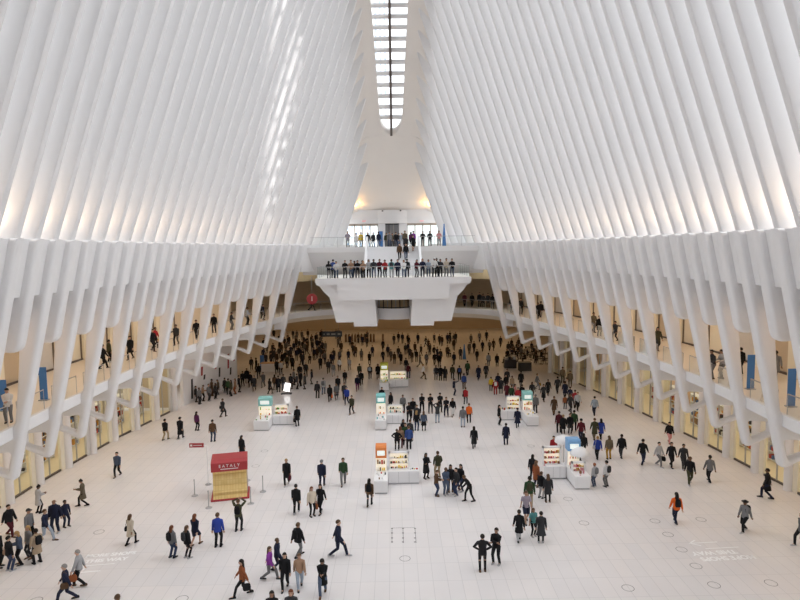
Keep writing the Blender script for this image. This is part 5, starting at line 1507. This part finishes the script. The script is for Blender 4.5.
for ln, dep in (('399.7 263 0 walk jacket:brown leggings:black long:dark', 64.0), ('406 263 0 walk jacket:black trousers:denim short:dark', 64.0), ('413 255 10 walk jacket:black shorts:black short:brown', 65.3), ('406 254.5 0 walk jacket:charcoal trousers:black short:dark', 65.3)):
    k = int((dep - 61.2) / 5.3 * 17); zz = ZL + (ZU - ZL) * (k + 1) / 17; person(ln, 'on the stair', Z=zz, depth=dep)
UP = '''348 247 0 rest jacket:lilac trousers:grey short:dark|67.6
356.2 247 0 walk jacket:white trousers:silver short:dark|73
361 247 170 stand jacket:yellow trousers:charcoal short:brown|70
369.8 247 0 stand jacket:black leggings:black long:auburn|68
372.5 247 -20 stand jacket:charcoal trousers:black short:dark|68
377.8 247 160 stand jacket:navy trousers:denim short:dark|68 
386.5 247 0 stand jacket:olive trousers:grey short:dark|74
389.5 247 10 stand jacket:grey trousers:denim short:dark|71
392.5 247 -10 stand jacket:camo trousers:black short:dark|73
396 247 0 stand jacket:black trousers:navy short:dark|70
399 247 0 walk jacket:charcoal trousers:denim short:dark|75
402 247 0 stand jacket:pale trousers:silver short:dark|73
405 247 0 walk jacket:camo trousers:black short:dark|67.6
411 247 170 walk jacket:plum trousers:black long:dark|68
413.5 247 170 walk jacket:purple trousers:charcoal short:dark|69
422.8 247 0 rest jacket:black trousers:grey short:dark|67.6
430 247 180 rest jacket:black trousers:charcoal short:dark|67.6
439 247 0 rest jacket:pink trousers:grey short:dark|67.8'''
for ln in UP.splitlines():
    sp, dep = ln.split('|'); person(sp, 'on the upper platform', Z=ZU, depth=float(dep))


def gal_person(s, x, y_feet_guess, spec, off, place):
    """somebody on a side gallery, off metres back from its glass"""
    best = None
    Y = 26.0
    while Y < 66:
        u = s * (gal_in(s, Y) + off); d = V((u, Y, slab_top(Y) + 0.9)) - V((0, 0, EYE))
        px = 400 + F_PX * d.dot(RGT) / d.dot(FWD)
        if best is None or abs(px - x) < best[0]: best = (abs(px - x), Y, u)
        Y += 0.1
    Y, u = best[1], best[2]; d = V((u, Y, slab_top(Y))) - V((0, 0, EYE)); k = d.dot(FWD)
    person('%f %f %s' % (400 + F_PX * d.dot(RGT) / k, 300 - F_PX * d.dot(UPV) / k, spec), place, Z=slab_top(Y), depth=Y)


GL = 'on the gallery over the shopfronts opposite the banner queue'
for x, spec, off in ((8, '20 phone jacket:white trousers:grey short:dark h=1.75', .7), (103, '150 stride jacket:black trousers:black short:dark', 2.2), (108.5, '140 stand jacket:olive trousers:black short:dark', 3.0),
                     (130, '0 walk coat:black leggings:black long:dark', 2.0), (152.5, '60 walk jacket:black trousers:black short:dark', 2.0), (155.5, '80 walk jacket:red trousers:black short:dark bag=hand:yellow', 2.6), (176, '0 walk jacket:charcoal trousers:black short:dark', 1.5),
                     (196, '30 walk jacket:black trousers:black short:dark', 1.2), (214, '0 stand jacket:black trousers:black short:dark', 1.4), (231, '90 rest jacket:charcoal trousers:grey short:dark', .7), (246.5, '90 rest jacket:pale trousers:charcoal short:dark', .7), (263, '90 stand jacket:navy trousers:black short:dark', .8), (261, '80 stand jacket:black trousers:black short:dark', 1.5)):
    gal_person(-1, x, 0, spec, off, 'on the gallery above the hoarding side')
for x, spec, off in ((776, '160 walk coat:grey trousers:charcoal short:dark', 4.2), (716.5, '-80 rest jacket:charcoal trousers:grey short:dark', .8), (720, '-90 rest jacket:silver trousers:grey short:dark', 1.0), (741, '180 stand jacket:black trousers:black short:dark', 3.0), (657.5, '0 walk coat:olive trousers:charcoal medium:dark', 2.0),
                     (615, '-60 walk jacket:charcoal trousers:charcoal short:dark', .8), (599, '0 stand coat:black trousers:black short:dark', .9), (593.5, '20 walk jacket:camo trousers:grey short:dark', 1.5), (538, '0 walk coat:black trousers:black short:dark', 1.2), (520.5, '0 stand jacket:black trousers:black short:dark', 1.2), (505, '0 stand coat:charcoal trousers:black short:dark', 1.2), (541, '170 walk jacket:black trousers:charcoal short:dark', 1.8)):
    gal_person(1, x, 0, spec, off, 'on the gallery above the cafe side')
for x, y, face, spec, Y in ((311.5, 311.5, 100, 'stride jacket:charcoal trousers:charcoal short:dark', 71.5), (464.5, 308, 0, 'walk jacket:maroon trousers:black short:dark', 74.2), (472, 308.5, 0, 'walk jacket:black trousers:black short:dark', 73.6), (479.5, 309.5, 10, 'stand jacket:black trousers:black short:dark', 73), (483, 309.5, 0, 'stand coat:charcoal trousers:black short:dark', 72.5), (488, 311, -10, 'stand coat:charcoal trousers:brown short:dark', 72), (492.5, 312, 0, 'stand jacket:black trousers:black long:dark', 71)):
    person('%f %f %f %s' % (x, y, face, spec), 'on the far arc of the gallery', Z=7.92, depth=Y)
raise_people()
spread()
label_people()
SKY_L, SKY_R, SKY_H, SKY_Z, EXPO = 0.62, 1.36, 1.08, 3.65, 0.0
UPLIGHT, GAL_W, SHOP_W, HALL_W = 20, 38, 100, 105
SUN_W, SUN_Y, SUN_GAP, SPOT_W = 3.2, 26, 3.6, 24
# ------------------------------------------------------------------ light
w = bpy.data.worlds.new('sky'); SC.world = w; w.use_nodes = True
nt = w.node_tree; bg = nt.nodes['Background']
tc = nt.nodes.new('ShaderNodeTexCoord'); sx = nt.nodes.new('ShaderNodeSeparateXYZ'); nt.links.new(tc.outputs['Generated'], sx.inputs[0])
# overcast sky: three times brighter overhead than at the horizon, a little brighter on the sunny side
mx_ = nt.nodes.new('ShaderNodeMapRange'); mx_.inputs['From Min'].default_value = -1; mx_.inputs['From Max'].default_value = 1
mx_.inputs['To Min'].default_value = SKY_L; mx_.inputs['To Max'].default_value = SKY_R; nt.links.new(sx.outputs['X'], mx_.inputs['Value'])
mz_ = nt.nodes.new('ShaderNodeMapRange'); mz_.inputs['From Min'].default_value = -0.1; mz_.inputs['From Max'].default_value = 1
mz_.inputs['To Min'].default_value = SKY_H; mz_.inputs['To Max'].default_value = SKY_Z; nt.links.new(sx.outputs['Z'], mz_.inputs['Value'])
mm_ = nt.nodes.new('ShaderNodeMath'); mm_.operation = 'MULTIPLY'; nt.links.new(mx_.outputs['Result'], mm_.inputs[0]); nt.links.new(mz_.outputs['Result'], mm_.inputs[1])
bg.inputs['Color'].default_value = (0.95, 0.975, 1.0, 1)
nt.links.new(mm_.outputs[0], bg.inputs['Strength'])
SC.view_settings.view_transform = 'Standard'; SC.view_settings.look = 'None'; SC.view_settings.gamma = 1; SC.view_settings.exposure = EXPO
SC.view_settings.use_curve_mapping = False
SC.cycles.max_bounces = 10; SC.cycles.diffuse_bounces = 6; SC.cycles.glossy_bounces = 3; SC.cycles.transparent_max_bounces = 12; SC.cycles.sample_clamp_indirect = 6

# warm lamps on the ledge between the roof ribs
for s in (-1, 1):
    for i in range(I_LO0, 30):
        Y = RY(i) - 1.5 + (1.5 - UP_W) / 2; z = CORN + 0.12
        pw = UPLIGHT * (1.0 if i < 12 else max(0.45, 1 - (i - 12) * 0.03)) * (1.15 if i % 2 else 0.85)
        area('ledge_lamp', (s * (nose(s, Y) + 0.9), Y - 0.1, z), (0, PI, 0), 0.5, 0.7, pw, (1, 0.70, 0.43), 1.9)
    side_y = 0.5 * (RY(-3) + 62)
    for k in range(5):
        Y = 24 + 9 * k
        area('gallery_lamp', (s * (gal_in(s, Y) + 3.6), Y, 11.6), (0, 0, 0), 2.0, 8.0, GAL_W, (1, 0.82, 0.58))
        area('shop_lamp', (s * (colx(s, Y) + 2.6), Y, 5.6), (0, 0, 0), 3.5, 8.0, SHOP_W, (1, 0.88, 0.7))
        area('soffit_lamp', (s * (colx(s, Y) - 1.6), Y, slab_bot(Y) - 0.35), (0, 0, 0), 0.8, 8.0, SHOP_W * 0.5, (1, 0.62, 0.4))
for s in (-1, 1):
    for i in range(1, I_LO1, 2):
        Y = RY(i) + 0.9; l = bpy.data.lights.new('gallery_spot', 'POINT'); l.energy = SPOT_W; l.color = (1, 0.66, 0.42); l.shadow_soft_size = 0.15
        o = bpy.data.objects.new('gallery_spot', l); COL.objects.link(o); o.location = (s * (low_u(s, Y, 11) + 1.9), Y, 11.2)
for x in (-18, -6, 6, 18):
    for Y in (80, 92, 104):
        area('hall_lamp', (x, Y, 6.5), (0, 0, 0), 5, 5, HALL_W, (1, 0.68, 0.36))
for x in (-6, 6):
    area('arc_lamp', (x, 78, 11.8), (0, 0, 0), 5, 2, HALL_W, (1, 0.7, 0.36))
# lamps washing the foot of the vault above the portal
for s in (-1, 1):
    area('portal_lamp', (s * 4.5, 75.5, 20.25), (PI * 0.93, 0, 0), 0.8, 0.4, 42, (1, 0.52, 0.13), 3.0)

# sun through the rooflight on to one flank, slit by two added unseen towers
sun = bpy.data.lights.new('sun', 'SUN'); sun.energy = SUN_W; sun.angle = math.radians(0.53); sun.color = (1, 0.97, 0.92)
so = bpy.data.objects.new('sun', sun); COL.objects.link(so); SD = Vector((-6.6, 20, -18)).normalized(); so.rotation_euler = SD.to_track_quat('-Z', 'Y').to_euler(); so.location = (60, -90, 170)
FACADE = bpy.data.materials.new('tower_facade'); FACADE.use_nodes = True
nt = FACADE.node_tree; bs = nt.nodes['Principled BSDF']; tcn = nt.nodes.new('ShaderNodeTexCoord'); mpn = nt.nodes.new('ShaderNodeMapping'); mpn.inputs['Rotation'].default_value = (PI / 2, 0, 0)
brk = nt.nodes.new('ShaderNodeTexBrick'); brk.offset = 0; brk.inputs['Scale'].default_value = 1; brk.inputs['Brick Width'].default_value = 1.5; brk.inputs['Row Height'].default_value = 3.6; brk.inputs['Mortar Size'].default_value = 0.45; brk.inputs['Mortar Smooth'].default_value = 0.1
brk.inputs['Color1'].default_value = (0.3, 0.42, 0.6, 1); brk.inputs['Color2'].default_value = (0.55, 0.62, 0.75, 1); brk.inputs['Mortar'].default_value = (0.85, 0.87, 0.9, 1)
nt.links.new(tcn.outputs['Object'], mpn.inputs[0]); nt.links.new(mpn.outputs[0], brk.inputs['Vector']); nt.links.new(brk.outputs['Color'], bs.inputs['Base Color']); bs.inputs['Roughness'].default_value = 0.3
hd_ = Vector((SD.x, SD.y, 0)).normalized(); pd_ = Vector((-hd_.y, hd_.x, 0)); C0 = Vector((0, SUN_Y, 55)) - SD * 180
for q, lb in ((1, 'tall glass tower across the street, nearer the river'), (-1, 'tall glass tower across the street, nearer the park')):
    c = C0 + pd_ * q * (SUN_GAP / 2 + 22)  # added blockers stand apart just enough to let a streak of sun through
    b = MB(); b.box(-22, 22, -20, 20, 0, 240, FACADE); o = b.build('skyscraper', loc=(c.x, c.y, 0)); o.rotation_euler = (0, 0, math.atan2(pd_.y, pd_.x)); tag(o, lb, 'building', 'towers outside')
b = MB(); b.box(-24, 0, 0, 20, 0, 190, FACADE); tag(b.build('skyscraper', loc=(-1.0, 205, 0)), 'pale glass tower seen through the rooflight', 'building', 'towers outside')
